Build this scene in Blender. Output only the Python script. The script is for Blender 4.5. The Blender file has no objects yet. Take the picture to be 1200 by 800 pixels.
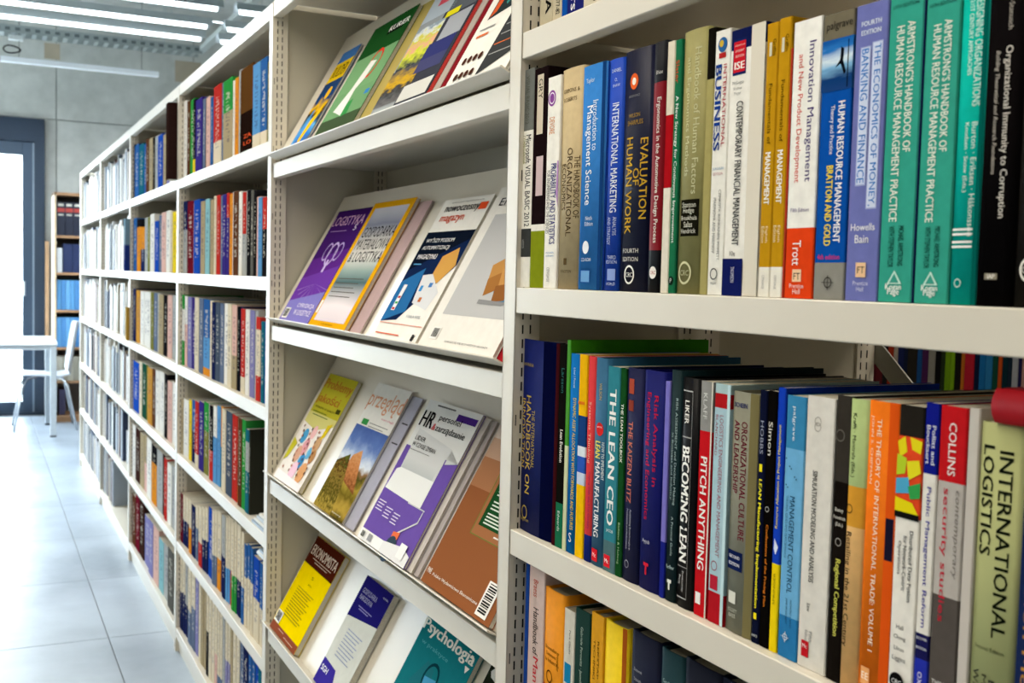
import bpy, bmesh, math, random
from mathutils import Vector, Matrix
random.seed(7)
SC = bpy.context.scene
COL = SC.collection
PI = math.pi

# ------------------------------------------------------------------ camera
CAM = Vector((-0.61968, -1.27729, 1.33174))
YAW, PITCH, ROLL, FPX = math.radians(26.3486), math.radians(-3.32907), math.radians(1.44599), 1269.24
FW = Vector((math.sin(YAW)*math.cos(PITCH), math.cos(YAW)*math.cos(PITCH), math.sin(PITCH)))
_r0 = Vector((math.cos(YAW), -math.sin(YAW), 0)); _u0 = _r0.cross(FW)
RT = math.cos(ROLL)*_r0 + math.sin(ROLL)*_u0
UP = -math.sin(ROLL)*_r0 + math.cos(ROLL)*_u0
cd = bpy.data.cameras.new('camera'); cam = bpy.data.objects.new('camera', cd); COL.objects.link(cam)
cam.matrix_world = Matrix(((RT.x, UP.x, -FW.x, CAM.x), (RT.y, UP.y, -FW.y, CAM.y), (RT.z, UP.z, -FW.z, CAM.z), (0, 0, 0, 1)))
cd.sensor_width = 36; cd.lens = FPX/1200*36; cd.clip_start = 0.02
cd.dof.use_dof = True; cd.dof.focus_distance = 1.35; cd.dof.aperture_fstop = 11.0
SC.camera = cam

# ------------------------------------------------------------------ daylight, room lamps, exposure
W = bpy.data.worlds.new('sky'); SC.world = W; W.use_nodes = True
_n = W.node_tree.nodes; _n['Background'].inputs[0].default_value = (0.80, 0.91, 1.0, 1); _n['Background'].inputs[1].default_value = 13.0
SC.view_settings.view_transform = 'Standard'; SC.view_settings.look = 'None'
SC.view_settings.exposure = 0.0; SC.view_settings.gamma = 1.0
def area(name, loc, sx, sy, power, color, rot, portal=False, spread=PI):
    l = bpy.data.lights.new(name, 'AREA'); l.shape = 'RECTANGLE'; l.size = sx; l.size_y = sy
    l.energy = power; l.color = color; l.spread = spread
    if portal: l.cycles.is_portal = True
    o = bpy.data.objects.new(name, l); COL.objects.link(o); o.location = loc; o.rotation_euler = rot
    return o
# daylight comes in through the window band of the left wall and the glazed door of the far wall
area('window_portal', (-3.18, 7.9, 1.45), 6.0, 2.5, 1, (1, 1, 1), (0, -PI/2, 0), True).data.size_y = 2.2
bpy.data.objects['window_portal'].data.size = 2.5
area('door_portal', (-1.67, 9.38, 1.2), 2.85, 2.25, 1, (1, 1, 1), (-PI/2, 0, 0), True)
LAMP_W = 38.0
LAMP_C = (1.0, 0.905, 0.755)
# linear ceiling lamps: (x centre, y, z, length) - their light is set here, the fittings are built below
LAMPS = [(-1.1, -0.55, 2.86, 2.6), (-1.1, 0.95, 2.86, 2.6), (-1.1, 2.6, 2.86, 2.6), (1.1, -0.9, 2.86, 1.6)]
for i, (x, y, z, L) in enumerate(LAMPS):
    area('lamp_light', (x, y, z-0.03), L, 0.09, LAMP_W*(1, 1, .4, 1.1)[i], LAMP_C, (0, 0, 0))
for y, z in ((6.27, 2.87), (6.05, 2.91), (5.70, 2.95)):     # the three bright lamp lines over the far part of the row
    area('lamp_light', (-.72, y, z-.03), 2.9, .08, 60.0, (.88, .96, 1.0), (0, 0, 0))

# ------------------------------------------------------------------ helpers
def col_at(px, py, x):            # point of the plane x = const seen at a pixel of the 1200x800 frame
    d = FW + (px-600)/FPX*RT - (py-400)/FPX*UP
    return CAM + d*((x-CAM.x)/d.x)
def lin(h):
    h = h.lstrip('#'); h = h if len(h) == 6 else ''.join(ch*2 for ch in h); c = [int(h[i:i+2], 16)/255 for i in (0, 2, 4)]
    return tuple(((v+0.055)/1.055)**2.4 if v > 0.04045 else v/12.92 for v in c)
MATS = {}
def mat(hx, rough=0.45, metal=0.0, bump=0.0, scale=60, var=0.05, emit=0.0, coat=0.0, spec=0.4):
    k = (hx, rough, metal, bump, scale, var, emit, coat, spec)
    if k in MATS: return MATS[k]
    m = bpy.data.materials.new('m_'+hx.lstrip('#')); m.use_nodes = True
    nt = m.node_tree; b = nt.nodes['Principled BSDF']; c = lin(hx)
    b.inputs['Roughness'].default_value = rough; b.inputs['Metallic'].default_value = metal
    b.inputs['Base Color'].default_value = (*c, 1)
    b.inputs['Coat Weight'].default_value = coat; b.inputs['Coat Roughness'].default_value = 0.15; b.inputs['Specular IOR Level'].default_value = spec
    if emit: b.inputs['Emission Color'].default_value = (*c, 1); b.inputs['Emission Strength'].default_value = emit
    if var:
        tc = nt.nodes.new('ShaderNodeTexCoord'); no = nt.nodes.new('ShaderNodeTexNoise')
        no.inputs['Scale'].default_value = scale; no.inputs['Detail'].default_value = 3
        nt.links.new(tc.outputs['Object'], no.inputs['Vector'])
        mr = nt.nodes.new('ShaderNodeMapRange'); mr.inputs['From Min'].default_value = 0.3; mr.inputs['From Max'].default_value = 0.7
        mr.inputs['To Min'].default_value = 1-var; mr.inputs['To Max'].default_value = 1+var
        nt.links.new(no.outputs['Fac'], mr.inputs['Value'])
        mx = nt.nodes.new('ShaderNodeVectorMath'); mx.operation = 'SCALE'; mx.inputs[0].default_value = c
        nt.links.new(mr.outputs[0], mx.inputs['Scale']); nt.links.new(mx.outputs[0], b.inputs['Base Color'])
        if bump:
            bp = nt.nodes.new('ShaderNodeBump'); bp.inputs['Strength'].default_value = bump; bp.inputs['Distance'].default_value = 0.002
            nt.links.new(no.outputs['Fac'], bp.inputs['Height']); nt.links.new(bp.outputs[0], b.inputs['Normal'])
    MATS[k] = m; return m
def spine_mat(hx):                # distant book: cover colour with fine unreadable print down the spine
    k = ('spine', hx)
    if k in MATS: return MATS[k]
    m = bpy.data.materials.new('spine_'+hx); m.use_nodes = True; nt = m.node_tree; N = nt.nodes.new; Lk = nt.links.new
    b = nt.nodes['Principled BSDF']; b.inputs['Roughness'].default_value = 0.65; b.inputs['Specular IOR Level'].default_value = .0; c = lin(hx)
    tc = N('ShaderNodeTexCoord'); sp = N('ShaderNodeSeparateXYZ'); Lk(tc.outputs['Generated'], sp.inputs[0])
    oi = N('ShaderNodeObjectInfo'); ad = N('ShaderNodeVectorMath'); ad.operation = 'MULTIPLY_ADD'
    Lk(tc.outputs['Generated'], ad.inputs[0]); ad.inputs[1].default_value = (2.4, 42, 0)
    cb = N('ShaderNodeCombineXYZ'); m1 = N('ShaderNodeMath'); m1.operation = 'MULTIPLY'; m1.inputs[1].default_value = 57
    Lk(oi.outputs['Random'], m1.inputs[0]); Lk(m1.outputs[0], cb.inputs[2]); Lk(cb.outputs[0], ad.inputs[2])
    no = N('ShaderNodeTexNoise'); no.inputs['Scale'].default_value = 1.0; no.inputs['Detail'].default_value = 1; Lk(ad.outputs[0], no.inputs['Vector'])
    def cmp(sock, v, op):
        q = N('ShaderNodeMath'); q.operation = op; Lk(sock, q.inputs[0]); q.inputs[1].default_value = v; return q.outputs[0]
    def mul(a, c2):
        q = N('ShaderNodeMath'); q.operation = 'MULTIPLY'; Lk(a, q.inputs[0]); Lk(c2, q.inputs[1]); return q.outputs[0]
    f = cmp(no.outputs['Fac'], 0.53, 'GREATER_THAN')
    for s, v, op in ((sp.outputs[0], .28, 'GREATER_THAN'), (sp.outputs[0], .74, 'LESS_THAN'), (sp.outputs[1], .22, 'GREATER_THAN'),
                     (sp.outputs[1], .86, 'LESS_THAN'), (sp.outputs[2], .97, 'GREATER_THAN')):
        f = mul(f, cmp(s, v, op))
    f2 = N('ShaderNodeMath'); f2.operation = 'MULTIPLY'; Lk(f, f2.inputs[0]); f2.inputs[1].default_value = 0.45
    lum = 0.3*c[0]+0.6*c[1]+0.1*c[2]
    ink = (0.75, 0.72, 0.62, 1) if lum < 0.25 else (0.05, 0.05, 0.12, 1)
    mx = N('ShaderNodeMix'); mx.data_type = 'RGBA'; mx.inputs['A'].default_value = (*c, 1); mx.inputs['B'].default_value = ink
    Lk(f2.outputs[0], mx.inputs['Factor']); Lk(mx.outputs['Result'], b.inputs['Base Color'])
    MATS[k] = m; return m
def photo_mat(stops, scale=5, warp=0.25, detail=6):   # printed picture: colours laid out over the page and broken up by noise
    k = ('photo', tuple(stops), scale, warp)
    if k in MATS: return MATS[k]
    m = bpy.data.materials.new('printed_picture'); m.use_nodes = True; nt = m.node_tree; N = nt.nodes.new; Lk = nt.links.new
    b = nt.nodes['Principled BSDF']; b.inputs['Roughness'].default_value = 0.5; b.inputs['Specular IOR Level'].default_value = .0
    uv = N('ShaderNodeTexCoord'); sp = N('ShaderNodeSeparateXYZ'); Lk(uv.outputs['UV'], sp.inputs[0])
    no = N('ShaderNodeTexNoise'); no.inputs['Scale'].default_value = scale; no.inputs['Detail'].default_value = detail; Lk(uv.outputs['UV'], no.inputs['Vector'])
    a = N('ShaderNodeMath'); a.operation = 'MULTIPLY_ADD'; Lk(no.outputs['Fac'], a.inputs[0]); a.inputs[1].default_value = warp*2; a.inputs[2].default_value = -warp
    s = N('ShaderNodeMath'); s.operation = 'ADD'; Lk(a.outputs[0], s.inputs[0]); Lk(sp.outputs[1], s.inputs[1])
    cr = N('ShaderNodeValToRGB'); Lk(s.outputs[0], cr.inputs[0]); e = cr.color_ramp.elements
    for i, (p, hx) in enumerate(stops):
        if i < 2: el = e[i]; el.position = p
        else: el = e.new(p)
        el.color = (*lin(hx), 1)
    Lk(cr.outputs[0], b.inputs['Base Color']); MATS[k] = m; return m

def finish(name, bm, mats, parent=None, mw=None, smooth=False, recalc=True):
    me = bpy.data.meshes.new(name)
    if recalc: bmesh.ops.recalc_face_normals(bm, faces=bm.faces)
    bm.to_mesh(me); bm.free()
    for m in (mats if isinstance(mats, (list, tuple)) else [mats]): me.materials.append(m)
    if smooth:
        for p in me.polygons: p.use_smooth = True
    o = bpy.data.objects.new(name, me); COL.objects.link(o)
    if mw is not None: o.matrix_world = mw
    if parent is not None: o.parent = parent
    return o
def tag(o, label=None, cat=None, group=None, kind=None):
    if label: o['label'] = label
    if cat: o['category'] = cat
    if group: o['group'] = group
    if kind: o['kind'] = kind
    return o
def thing(name, label, cat, loc=(0, 0, 0), group=None, rz=0):
    o = bpy.data.objects.new(name, None); COL.objects.link(o); o.location = loc; o.rotation_euler = (0, 0, rz)
    return tag(o, label, cat, group)
def box(bm, x0, x1, y0, y1, z0, z1, mi=0, bev=0.0):
    vs = [bm.verts.new((x, y, z)) for x in (x0, x1) for y in (y0, y1) for z in (z0, z1)]
    fs = [bm.faces.new([vs[i] for i in f]) for f in ((0, 1, 3, 2), (4, 6, 7, 5), (0, 4, 5, 1), (2, 3, 7, 6), (0, 2, 6, 4), (1, 5, 7, 3))]
    for f in fs: f.material_index = mi
    if bev:
        es = list({e for f in fs for e in f.edges}); bmesh.ops.bevel(bm, geom=es, offset=bev, segments=2, affect='EDGES', profile=0.5)
def boxo(name, dims, m, parent=None, bev=0.0, off=(0, 0, 0)):
    bm = bmesh.new(); x0, x1, y0, y1, z0, z1 = dims
    box(bm, x0-off[0], x1-off[0], y0-off[1], y1-off[1], z0-off[2], z1-off[2], 0, bev)
    return finish(name, bm, m, parent)
def extrude_y(bm, prof, y0, y1, mi=0):      # closed profile in xz extruded along y
    a = [bm.verts.new((x, y0, z)) for x, z in prof]; b = [bm.verts.new((x, y1, z)) for x, z in prof]
    n = len(prof)
    for i in range(n): bm.faces.new((a[i], a[(i+1) % n], b[(i+1) % n], b[i])).material_index = mi
    bm.faces.new(a).material_index = mi; bm.faces.new(b[::-1]).material_index = mi
def tube(bm, pts, r, seg=8, mi=0):
    rings = []
    for i, p in enumerate(pts):
        p = Vector(p); a = Vector(pts[max(i-1, 0)]); b = Vector(pts[min(i+1, len(pts)-1)])
        d = (b-a).normalized(); s = d.orthogonal().normalized() if abs(d.z) > .9 else d.cross(Vector((0, 0, 1))).normalized(); t = d.cross(s)
        rings.append([bm.verts.new(p + r*(math.cos(2*PI*k/seg)*s + math.sin(2*PI*k/seg)*t)) for k in range(seg)])
    for a, b in zip(rings, rings[1:]):
        for k in range(seg): bm.faces.new((a[k], a[(k+1) % seg], b[(k+1) % seg], b[k])).material_index = mi
    bm.faces.new(rings[0][::-1]).material_index = mi; bm.faces.new(rings[-1]).material_index = mi

# text outlines, cached
GLY = {}
def text_polys(s, bold=0.0, shear=0.0):
    k = (s, bold, shear)
    if k in GLY: return GLY[k]
    cu = bpy.data.curves.new('lettering', 'FONT'); cu.body = s; cu.resolution_u = 2; cu.offset = bold; cu.shear = shear; cu.fill_mode = 'FRONT'
    o = bpy.data.objects.new('lettering', cu)
    me = bpy.data.meshes.new_from_object(o)
    vs = [(v.co.x, v.co.y) for v in me.vertices]; fs = [tuple(p.vertices) for p in me.polygons]
    bpy.data.objects.remove(o); bpy.data.curves.remove(cu); bpy.data.meshes.remove(me)
    xs = [v[0] for v in vs] or [0, 1]; ys = [v[1] for v in vs] or [0, 1]
    GLY[k] = (vs, fs, min(xs), max(xs), min(ys), max(ys)); return GLY[k]

# flat print on a spine or a cover. u runs to the right 0..1, t runs down from the top 0..1
#  ('r',text,t0,t1,u,h,col[,bold[,shear]])  lettering reading downwards, h = letter height as share of the width
#  ('R',...) the same reading upwards        ('h',text,t,u0,u1,col[,bold[,shear]]) level lettering between u0 and u1 (h from the font)
#  ('H',text,t,u0,u1,hh,col[,bold[,shear]])  level lettering with letter height hh as share of the page height
#  ('b',t0,t1,u0,u1,col) block  ('o',t,u,r,col) disc  ('O',t,u,r,col) ring  ('p',[(u,t)..],col) polygon   col may be a material
def prints(name, parent, w, h, items, z0=0.0, bulge=0.0, rough=0.35, local=None):
    bm = bmesh.new(); uvl = bm.loops.layers.uv.new('UVMap'); mats = []; idx = {}
    def mi(c):
        key = c if isinstance(c, str) else id(c)
        if key not in idx: idx[key] = len(mats); mats.append(mat(c, rough+.15, var=0.0, spec=0.0) if isinstance(c, str) else c)
        return idx[key]
    for n, it in enumerate(items):
        z = z0 + 0.00025 + 0.00006*n; k = it[0]
        def V(u, t): return bm.verts.new((u*w, h*(1-t), z - bulge*(2*u-1)**2))
        polys = []
        if k == 'b':
            _, t0, t1, u0, u1, c = it
            ns = 6 if bulge else 1
            for s in range(ns):
                a, b2 = u0+(u1-u0)*s/ns, u0+(u1-u0)*(s+1)/ns
                polys.append([(a, t1), (b2, t1), (b2, t0), (a, t0)])
        elif k == 'p': polys.append(it[1]); c = it[2]
        elif k == 'o':
            _, t, u, r, c = it; polys.append([(u+r*math.cos(-a*PI/10), t+r*w/h*math.sin(-a*PI/10)) for a in range(20)])
        elif k == 'O':
            _, t, u, r, c = it
            for a in range(20):
                q = [(u+s*r*math.cos(-b2*PI/10), t+s*r*w/h*math.sin(-b2*PI/10)) for s, b2 in ((1, a), (1, a+1), (.8, a+1), (.8, a))]
                polys.append(q)
        else:
            s = it[1]; bold = 0.0; sh = 0.0
            if k in 'rR':
                _, s, t0, t1, u, hh, c = it[:7]; ex = it[7:]
            elif k == 'h': _, s, t, u0, u1, c = it[:6]; ex = it[6:]
            else: _, s, t, u0, u1, hh, c = it[:7]; ex = it[7:]
            if len(ex) > 0: bold = ex[0]
            if len(ex) > 1: sh = ex[1]
            vs, fs, x0, x1, y0, y1 = text_polys(s, 0.0, sh)
            if x1-x0 < 1e-6: continue
            cap = max(y1-y0, 0.3)
            shifts = (0,) if bold < .004 else ((-.5, .5) if bold < .012 else (-1, 0, 1)); bold = max(bold, .012)
            m_ = mi(c)
            for si, sft in enumerate(shifts):
              z = z + .00002
              nv = []
              for x, y in vs:
                a = (x+sft*bold*1.1-x0)/(x1-x0); b2 = (y-(y0+y1)/2)/cap
                if k == 'r': uu, tt = u + b2*hh, t0+(t1-t0)*a
                elif k == 'R': uu, tt = u - b2*hh, t1-(t1-t0)*a
                elif k == 'h': uu, tt = u0+(u1-u0)*a, t - b2*cap/(x1-x0)*(u1-u0)*w/h
                else: uu, tt = u0+(u1-u0)*a, t - b2*hh
                nv.append(V(uu, tt))
              for f in fs:
                try: fc = bm.faces.new([nv[i] for i in f]); fc.material_index = m_
                except ValueError: pass
            continue
        m_ = mi(c)
        for q in polys:
            vs_ = [V(u, t) for u, t in q]; fc = bm.faces.new(vs_); fc.material_index = m_
            us = [p[0] for p in (q if k != 'b' else [(it[3], 0), (it[4], 0)])]
            ts = [p[1] for p in (q if k != 'b' else [(0, it[1]), (0, it[2])])]
            for lp, (u, t) in zip(fc.loops, q):
                lp[uvl].uv = ((u-min(us))/(max(us)-min(us)+1e-9)*w*4, 1-(t-min(ts))/(max(ts)-min(ts)+1e-9))
    bm.normal_update()
    for f in bm.faces:
        if f.normal.z < 0: f.normal_flip()
    o = finish(name, bm, mats, parent, recalc=False)
    if local is not None: o.matrix_local = local
    o['kind'] = 'stuff'
    return o

# frame of a spine that looks towards the aisle: X to the right (-y), Y up, Z out of the shelf (-x)
def spine_frame(loc, lean=0.0):
    m = Matrix(((0, 0, -1, loc[0]), (-1, 0, 0, loc[1]), (0, 1, 0, loc[2]), (0, 0, 0, 1)))
    return m @ Matrix.Rotation(lean, 4, 'Z')
PAGE = '#cfc6b0'
def book_bm(w, h, D, bands, rnd=0.0, hard=False, joined_pages=False, mats=None):
    """C-shaped cover in local X (width), Y (height), Z (spine at 0, fore edge at -D)"""
    bm = bmesh.new(); t = 0.0022 if hard else 0.0007; t = min(t, w*0.12)
    out = [(0, -D)]; inn = [(t, -D)]
    if rnd > 0:
        k = 8 if rnd > 0.001 else 4
        for i in range(k+1):
            u = i/k; zz = -rnd*(2*u-1)**2 * 1.0
            out.append((u*w, zz)); inn.append((t+u*(w-2*t), zz-t))
        if hard:                                  # shallow groove where the boards hinge
            out[1:1] = [(0, -0.014), (0.0012, -0.009)]; inn[1:1] = [(t, -0.014), (t+.0012, -0.009)]
            out += [(w-0.0012, -0.009), (w, -0.014)]; inn += [(w-t-.0012, -0.009), (w-t, -0.014)]
    else:
        e = min(0.001, w*0.1)
        out += [(0, -e), (e, 0), (w-e, 0), (w, -e)]; inn += [(t, -e-t), (e+t, -t), (w-e-t, -t), (w-t, -e-t)]
    out.append((w, -D)); inn.append((w-t, -D))
    ys = [0.0]; bi = []
    bb = sorted(bands, key=lambda b: -b[1])        # bands as (t0,t1,matindex) from the top
    cuts = sorted({0.0, 1.0, *[b[0] for b in bands], *[b[1] for b in bands]})
    levels = [h*(1-c) for c in cuts]               # top to bottom
    def mi_at(tt):
        for t0, t1, m in bands:
            if t0 <= tt < t1: return m
        return 0
    R = []
    for y in levels: R.append(([bm.verts.new((x, y, z)) for x, z in out], [bm.verts.new((x, y, z)) for x, z in inn]))
    n = len(out)
    for j in range(len(levels)-1):
        m = mi_at((cuts[j]+cuts[j+1])/2); (ao, ai), (bo, bi_) = R[j], R[j+1]
        for i in range(n-1):
            f = bm.faces.new((ao[i], bo[i], bo[i+1], ao[i+1])); f.material_index = m; f.smooth = rnd > 0
            f = bm.faces.new((ai[i], ai[i+1], bi_[i+1], bi_[i])); f.material_index = m
        for i in (0, n-1):
            f = bm.faces.new((ao[i], ai[i], bi_[i], bo[i])); f.material_index = m
    for (o_, i_), m in ((R[0], mi_at(0.0)), (R[-1], mi_at(.999))):
        for i in range(n-1):
            bm.faces.new((o_[i], o_[i+1], i_[i+1], i_[i])).material_index = m
    pg = (t, w-t, 0.003 if hard else 0.0005, h-(0.0035 if hard else 0.0006), -D+(0.004 if hard else 0.0005), -t-rnd-0.001)
    return bm, pg
def make_book(loc, w, h, D, bands, label, rnd=0.0, hard=False, parts=True, lean=0.0, items=None, group=None, page=PAGE, name='book', far=False, rough=0.38, mw=None, cat='book'):
    cols = []; bd = []
    for t0, t1, c in bands:
        if c not in cols: cols.append(c)
        bd.append((t0, t1, cols.index(c)))
    ms = [(spine_mat(c) if far else mat(c, rough+.1, bump=0.05, scale=90, var=0.06, spec=.03 if hard else 0.0)) if isinstance(c, str) else c for c in cols]
    bm, pg = book_bm(w, h, D, bd, rnd, hard)
    pm = mat(page, 0.8, var=0.12, scale=400)
    if not parts:
        bmesh.ops.recalc_face_normals(bm, faces=bm.faces)
        box(bm, *pg[:2], *pg[2:4], *pg[4:6], mi=len(ms)); ms = ms+[pm]
        o = finish(name, bm, ms, None, mw or spine_frame(loc, lean))
    else:
        o = finish(name, bm, ms, None, mw or spine_frame(loc, lean))
        b2 = bmesh.new(); box(b2, *pg[:2], *pg[2:4], *pg[4:6]); finish('page_block', b2, pm, o)
        if items: prints('spine_print', o, w, h, items, bulge=rnd)
    return tag(o, label, cat, group)

# ------------------------------------------------------------------ structure of the room
CONC = mat('#9c9e9a', 0.85, bump=0.25, scale=3.0, var=0.10)
def concrete_mat():
    m = bpy.data.materials.new('cast_concrete'); m.use_nodes = True; nt = m.node_tree; N = nt.nodes.new; Lk = nt.links.new
    b = nt.nodes['Principled BSDF']; b.inputs['Roughness'].default_value = 0.8
    g = N('ShaderNodeNewGeometry'); n1 = N('ShaderNodeTexNoise'); n1.inputs['Scale'].default_value = 1.6; n1.inputs['Detail'].default_value = 8
    n2 = N('ShaderNodeTexNoise'); n2.inputs['Scale'].default_value = 9; n2.inputs['Detail'].default_value = 6
    Lk(g.outputs['Position'], n1.inputs['Vector']); Lk(g.outputs['Position'], n2.inputs['Vector'])
    a = N('ShaderNodeMath'); a.operation = 'ADD'; Lk(n1.outputs['Fac'], a.inputs[0]); Lk(n2.outputs['Fac'], a.inputs[1])
    cr = N('ShaderNodeValToRGB'); e = cr.color_ramp.elements
    e[0].position = .30; e[0].color = (*lin('#b6b8b3'), 1); e[1].position = .62; e[1].color = (*lin('#d2d3ce'), 1)
    mh = N('ShaderNodeMath'); mh.operation = 'MULTIPLY'; mh.inputs[1].default_value = .5; Lk(a.outputs[0], mh.inputs[0]); Lk(mh.outputs[0], cr.inputs[0])
    Lk(cr.outputs[0], b.inputs['Base Color'])
    bp = N('ShaderNodeBump'); bp.inputs['Strength'].default_value = .3; bp.inputs['Distance'].default_value = .01; Lk(n2.outputs['Fac'], bp.inputs['Height']); Lk(bp.outputs[0], b.inputs['Normal'])
    return m
CONCRETE = concrete_mat()
def floor_mat():
    m = bpy.data.materials.new('floor_tile_stone'); m.use_nodes = True; nt = m.node_tree; N = nt.nodes.new; Lk = nt.links.new
    b = nt.nodes['Principled BSDF']; b.inputs['Roughness'].default_value = 0.32
    g = N('ShaderNodeNewGeometry'); n1 = N('ShaderNodeTexNoise'); n1.inputs['Scale'].default_value = 2.2; n1.inputs['Detail'].default_value = 9
    Lk(g.outputs['Position'], n1.inputs['Vector'])
    oi = N('ShaderNodeObjectInfo'); a = N('ShaderNodeMath'); a.operation = 'MULTIPLY_ADD'; Lk(oi.outputs['Random'], a.inputs[0]); a.inputs[1].default_value = .12; Lk(n1.outputs['Fac'], a.inputs[2])
    cr = N('ShaderNodeValToRGB'); e = cr.color_ramp.elements
    e[0].position = .35; e[0].color = (*lin('#8b97a4'), 1); e[1].position = .72; e[1].color = (*lin('#aebac6'), 1)
    Lk(a.outputs[0], cr.inputs[0]); Lk(cr.outputs[0], b.inputs['Base Color'])
    n2 = N('ShaderNodeTexNoise'); n2.inputs['Scale'].default_value = 30; Lk(g.outputs['Position'], n2.inputs['Vector'])
    mr = N('ShaderNodeMapRange'); mr.inputs['To Min'].default_value = .24; mr.inputs['To Max'].default_value = .42; Lk(n2.outputs['Fac'], mr.inputs['Value']); Lk(mr.outputs[0], b.inputs['Roughness'])
    return m
XL, XR, YN, YF, ZC = -3.2, 4.2, -3.0, 9.4, 3.7
fl = boxo('floor', (XL, XR, YN, YF+0.3, -0.12, -0.004), mat('#55595c', .8)); tag(fl, kind='structure')
FT = floor_mat(); tile_me = None
T = 0.8
for i in range(-4, 2):
    for j in range(-3, 12):
        x0 = -0.195 + T*(i); y0 = 0.4 + T*(j-1)
        if x0+T < XL or y0 > YF: continue
        if x0 > 0.2: continue
        if tile_me is None:
            bm = bmesh.new(); box(bm, 0.002, T-0.002, 0.002, T-0.002, -0.006, 0.0, bev=0.001)
            o = finish('floor_tile', bm, FT, fl); tile_me = o.data
        else:
            o = bpy.data.objects.new('floor_tile', tile_me); COL.objects.link(o); o.parent = fl
        o.location = (x0, y0, 0)
boxo('ceiling', (XL, XR, YN, YF, ZC, ZC+.15), CONCRETE)['kind'] = 'structure'
boxo('wall_near', (XL, XR, YN-.15, YN, 0, ZC), mat('#8a857a', .8))['kind'] = 'structure'
boxo('wall_right', (XR, XR+.15, YN, YF, 0, ZC), mat('#a8a49a', .8))['kind'] = 'structure'
# far wall: poured concrete panels with recessed joints round the door opening
wf = boxo('wall_far', (-0.02+0.0, XR, YF+.02, YF+.25, 0, ZC), mat('#8b8d89', .9)); wf['kind'] = 'structure'
bm = bmesh.new(); box(bm, XL, -0.02, YF+.02, YF+.25, 2.66, ZC)
w2 = finish('wall_far', bm, mat('#8b8d89', .9)); w2['kind'] = 'structure'
DX = -0.069; DT = 2.641
def panel(x0, x1, z0, z1, par):
    bm = bmesh.new(); box(bm, x0+.004, x1-.004, YF, YF+.03, z0+.004, z1-.004, bev=.003); finish('concrete_panel', bm, CONCRETE, par)
for x0, x1, z0, z1 in ((DX, .03, 0, 2.655), (.03, 1.23, 0, 2.655), (1.23, 2.43, 0, 2.655), (2.43, XR, 0, 2.655), (.03, 1.23, 2.655, ZC), (1.23, 2.43, 2.655, ZC), (2.43, XR, 2.655, ZC)):
    panel(x0, x1, z0, z1, wf)
for x0, x1, z0, z1 in ((-1.17, .03, 2.655, ZC), (-2.37, -1.17, 2.655, ZC), (XL, -2.37, 2.655, ZC)): panel(x0, x1, z0, z1, w2)
STAIN = mat('#b5a893', .85, scale=4, var=.12)
for (x0, x1, z0, z1) in ((-.07, .06, 3.19, 3.33), (1.06, 1.30, 3.10, 3.30)):
    boxo('patch', (x0, x1, YF-.0015, YF+.001, z0, z1), STAIN, w2 if x0 < 0 else wf)
# left wall with window band (daylight side)
bm = bmesh.new()
box(bm, XL-.2, XL, YN, 6.8, 0, ZC); box(bm, XL-.2, XL, 9.0, YF, 0, ZC); box(bm, XL-.2, XL, 6.8, 9.0, 2.75, ZC); box(bm, XL-.2, XL, 6.8, 9.0, 0, .15)
finish('wall_left', bm, CONCRETE)['kind'] = 'structure'
NAVY = mat('#2b3a4c', .4, metal=.3, var=.03)
bm = bmesh.new()
for y in (6.8, 7.9, 8.94): box(bm, XL-.12, XL-.05, y, y+.06, .15, 2.75)
box(bm, XL-.12, XL-.05, 6.8, 9.0, .15, .21); box(bm, XL-.12, XL-.05, 6.8, 9.0, 2.69, 2.75)
finish('window_1', bm, NAVY)['kind'] = 'structure'
# glazed door in the far wall
dr = boxo('door_1', (DX-.085, DX, YF-.06, YF+.12, 0, DT), NAVY); dr['kind'] = 'structure'
bm = bmesh.new(); box(bm, XL, DX-.085, YF-.06, YF+.12, 2.44, DT); box(bm, XL, XL+.09, YF-.06, YF+.12, 0, 2.44); box(bm, -1.84, -1.76, YF-.05, YF+.12, 0, 2.44)
finish('door_frame', bm, NAVY, dr)
bm = bmesh.new(); box(bm, -.25, -.153, YF, YF+.07, .0, 2.445, bev=.004); box(bm, -1.8, -1.7, YF, YF+.07, 0, 2.43); box(bm, -1.7, -.25, YF, YF+.07, 2.32, 2.445); box(bm, -1.7, -.25, YF, YF+.07, 0, .11)
box(bm, XL+.09, -1.84, YF, YF+.07, 2.32, 2.445); box(bm, XL+.09, -1.84, YF, YF+.07, 0, .11); finish('door_leaf', bm, mat('#3a4b5e', .35, metal=.3, var=.03), dr)
bm = bmesh.new(); box(bm, -.166, -.154, YF-.02, YF+.0, .0, 2.43); finish('door_seal', bm, mat('#8f9ca8', .4, metal=.3), dr)
gl = bpy.data.materials.new('clear_glass'); gl.use_nodes = True; b = gl.node_tree.nodes['Principled BSDF']
b.inputs['Transmission Weight'].default_value = 1; b.inputs['Roughness'].default_value = 0; b.inputs['IOR'].default_value = 1.0; b.inputs['Base Color'].default_value = (.97, 1, 1, 1)
boxo('door_pane', (-1.7, -.25, YF+.03, YF+.036, .11, 2.32), gl, dr); boxo('door_pane', (XL+.09, -1.84, YF+.03, YF+.036, .11, 2.32), gl, dr)
bm = bmesh.new(); tube(bm, [(-.235, YF-.0, 1.07), (-.235, YF-.05, 1.07), (-.235, YF-.05, 1.19), (-.235, YF, 1.19)], .009); finish('door_handle', bm, mat('#c8cdd2', .3, metal=.9), dr)
boxo('trim_1', (DX-.9, DX, YF-.08, YF-.06, 0, .02), NAVY)['kind'] = 'structure'
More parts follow.
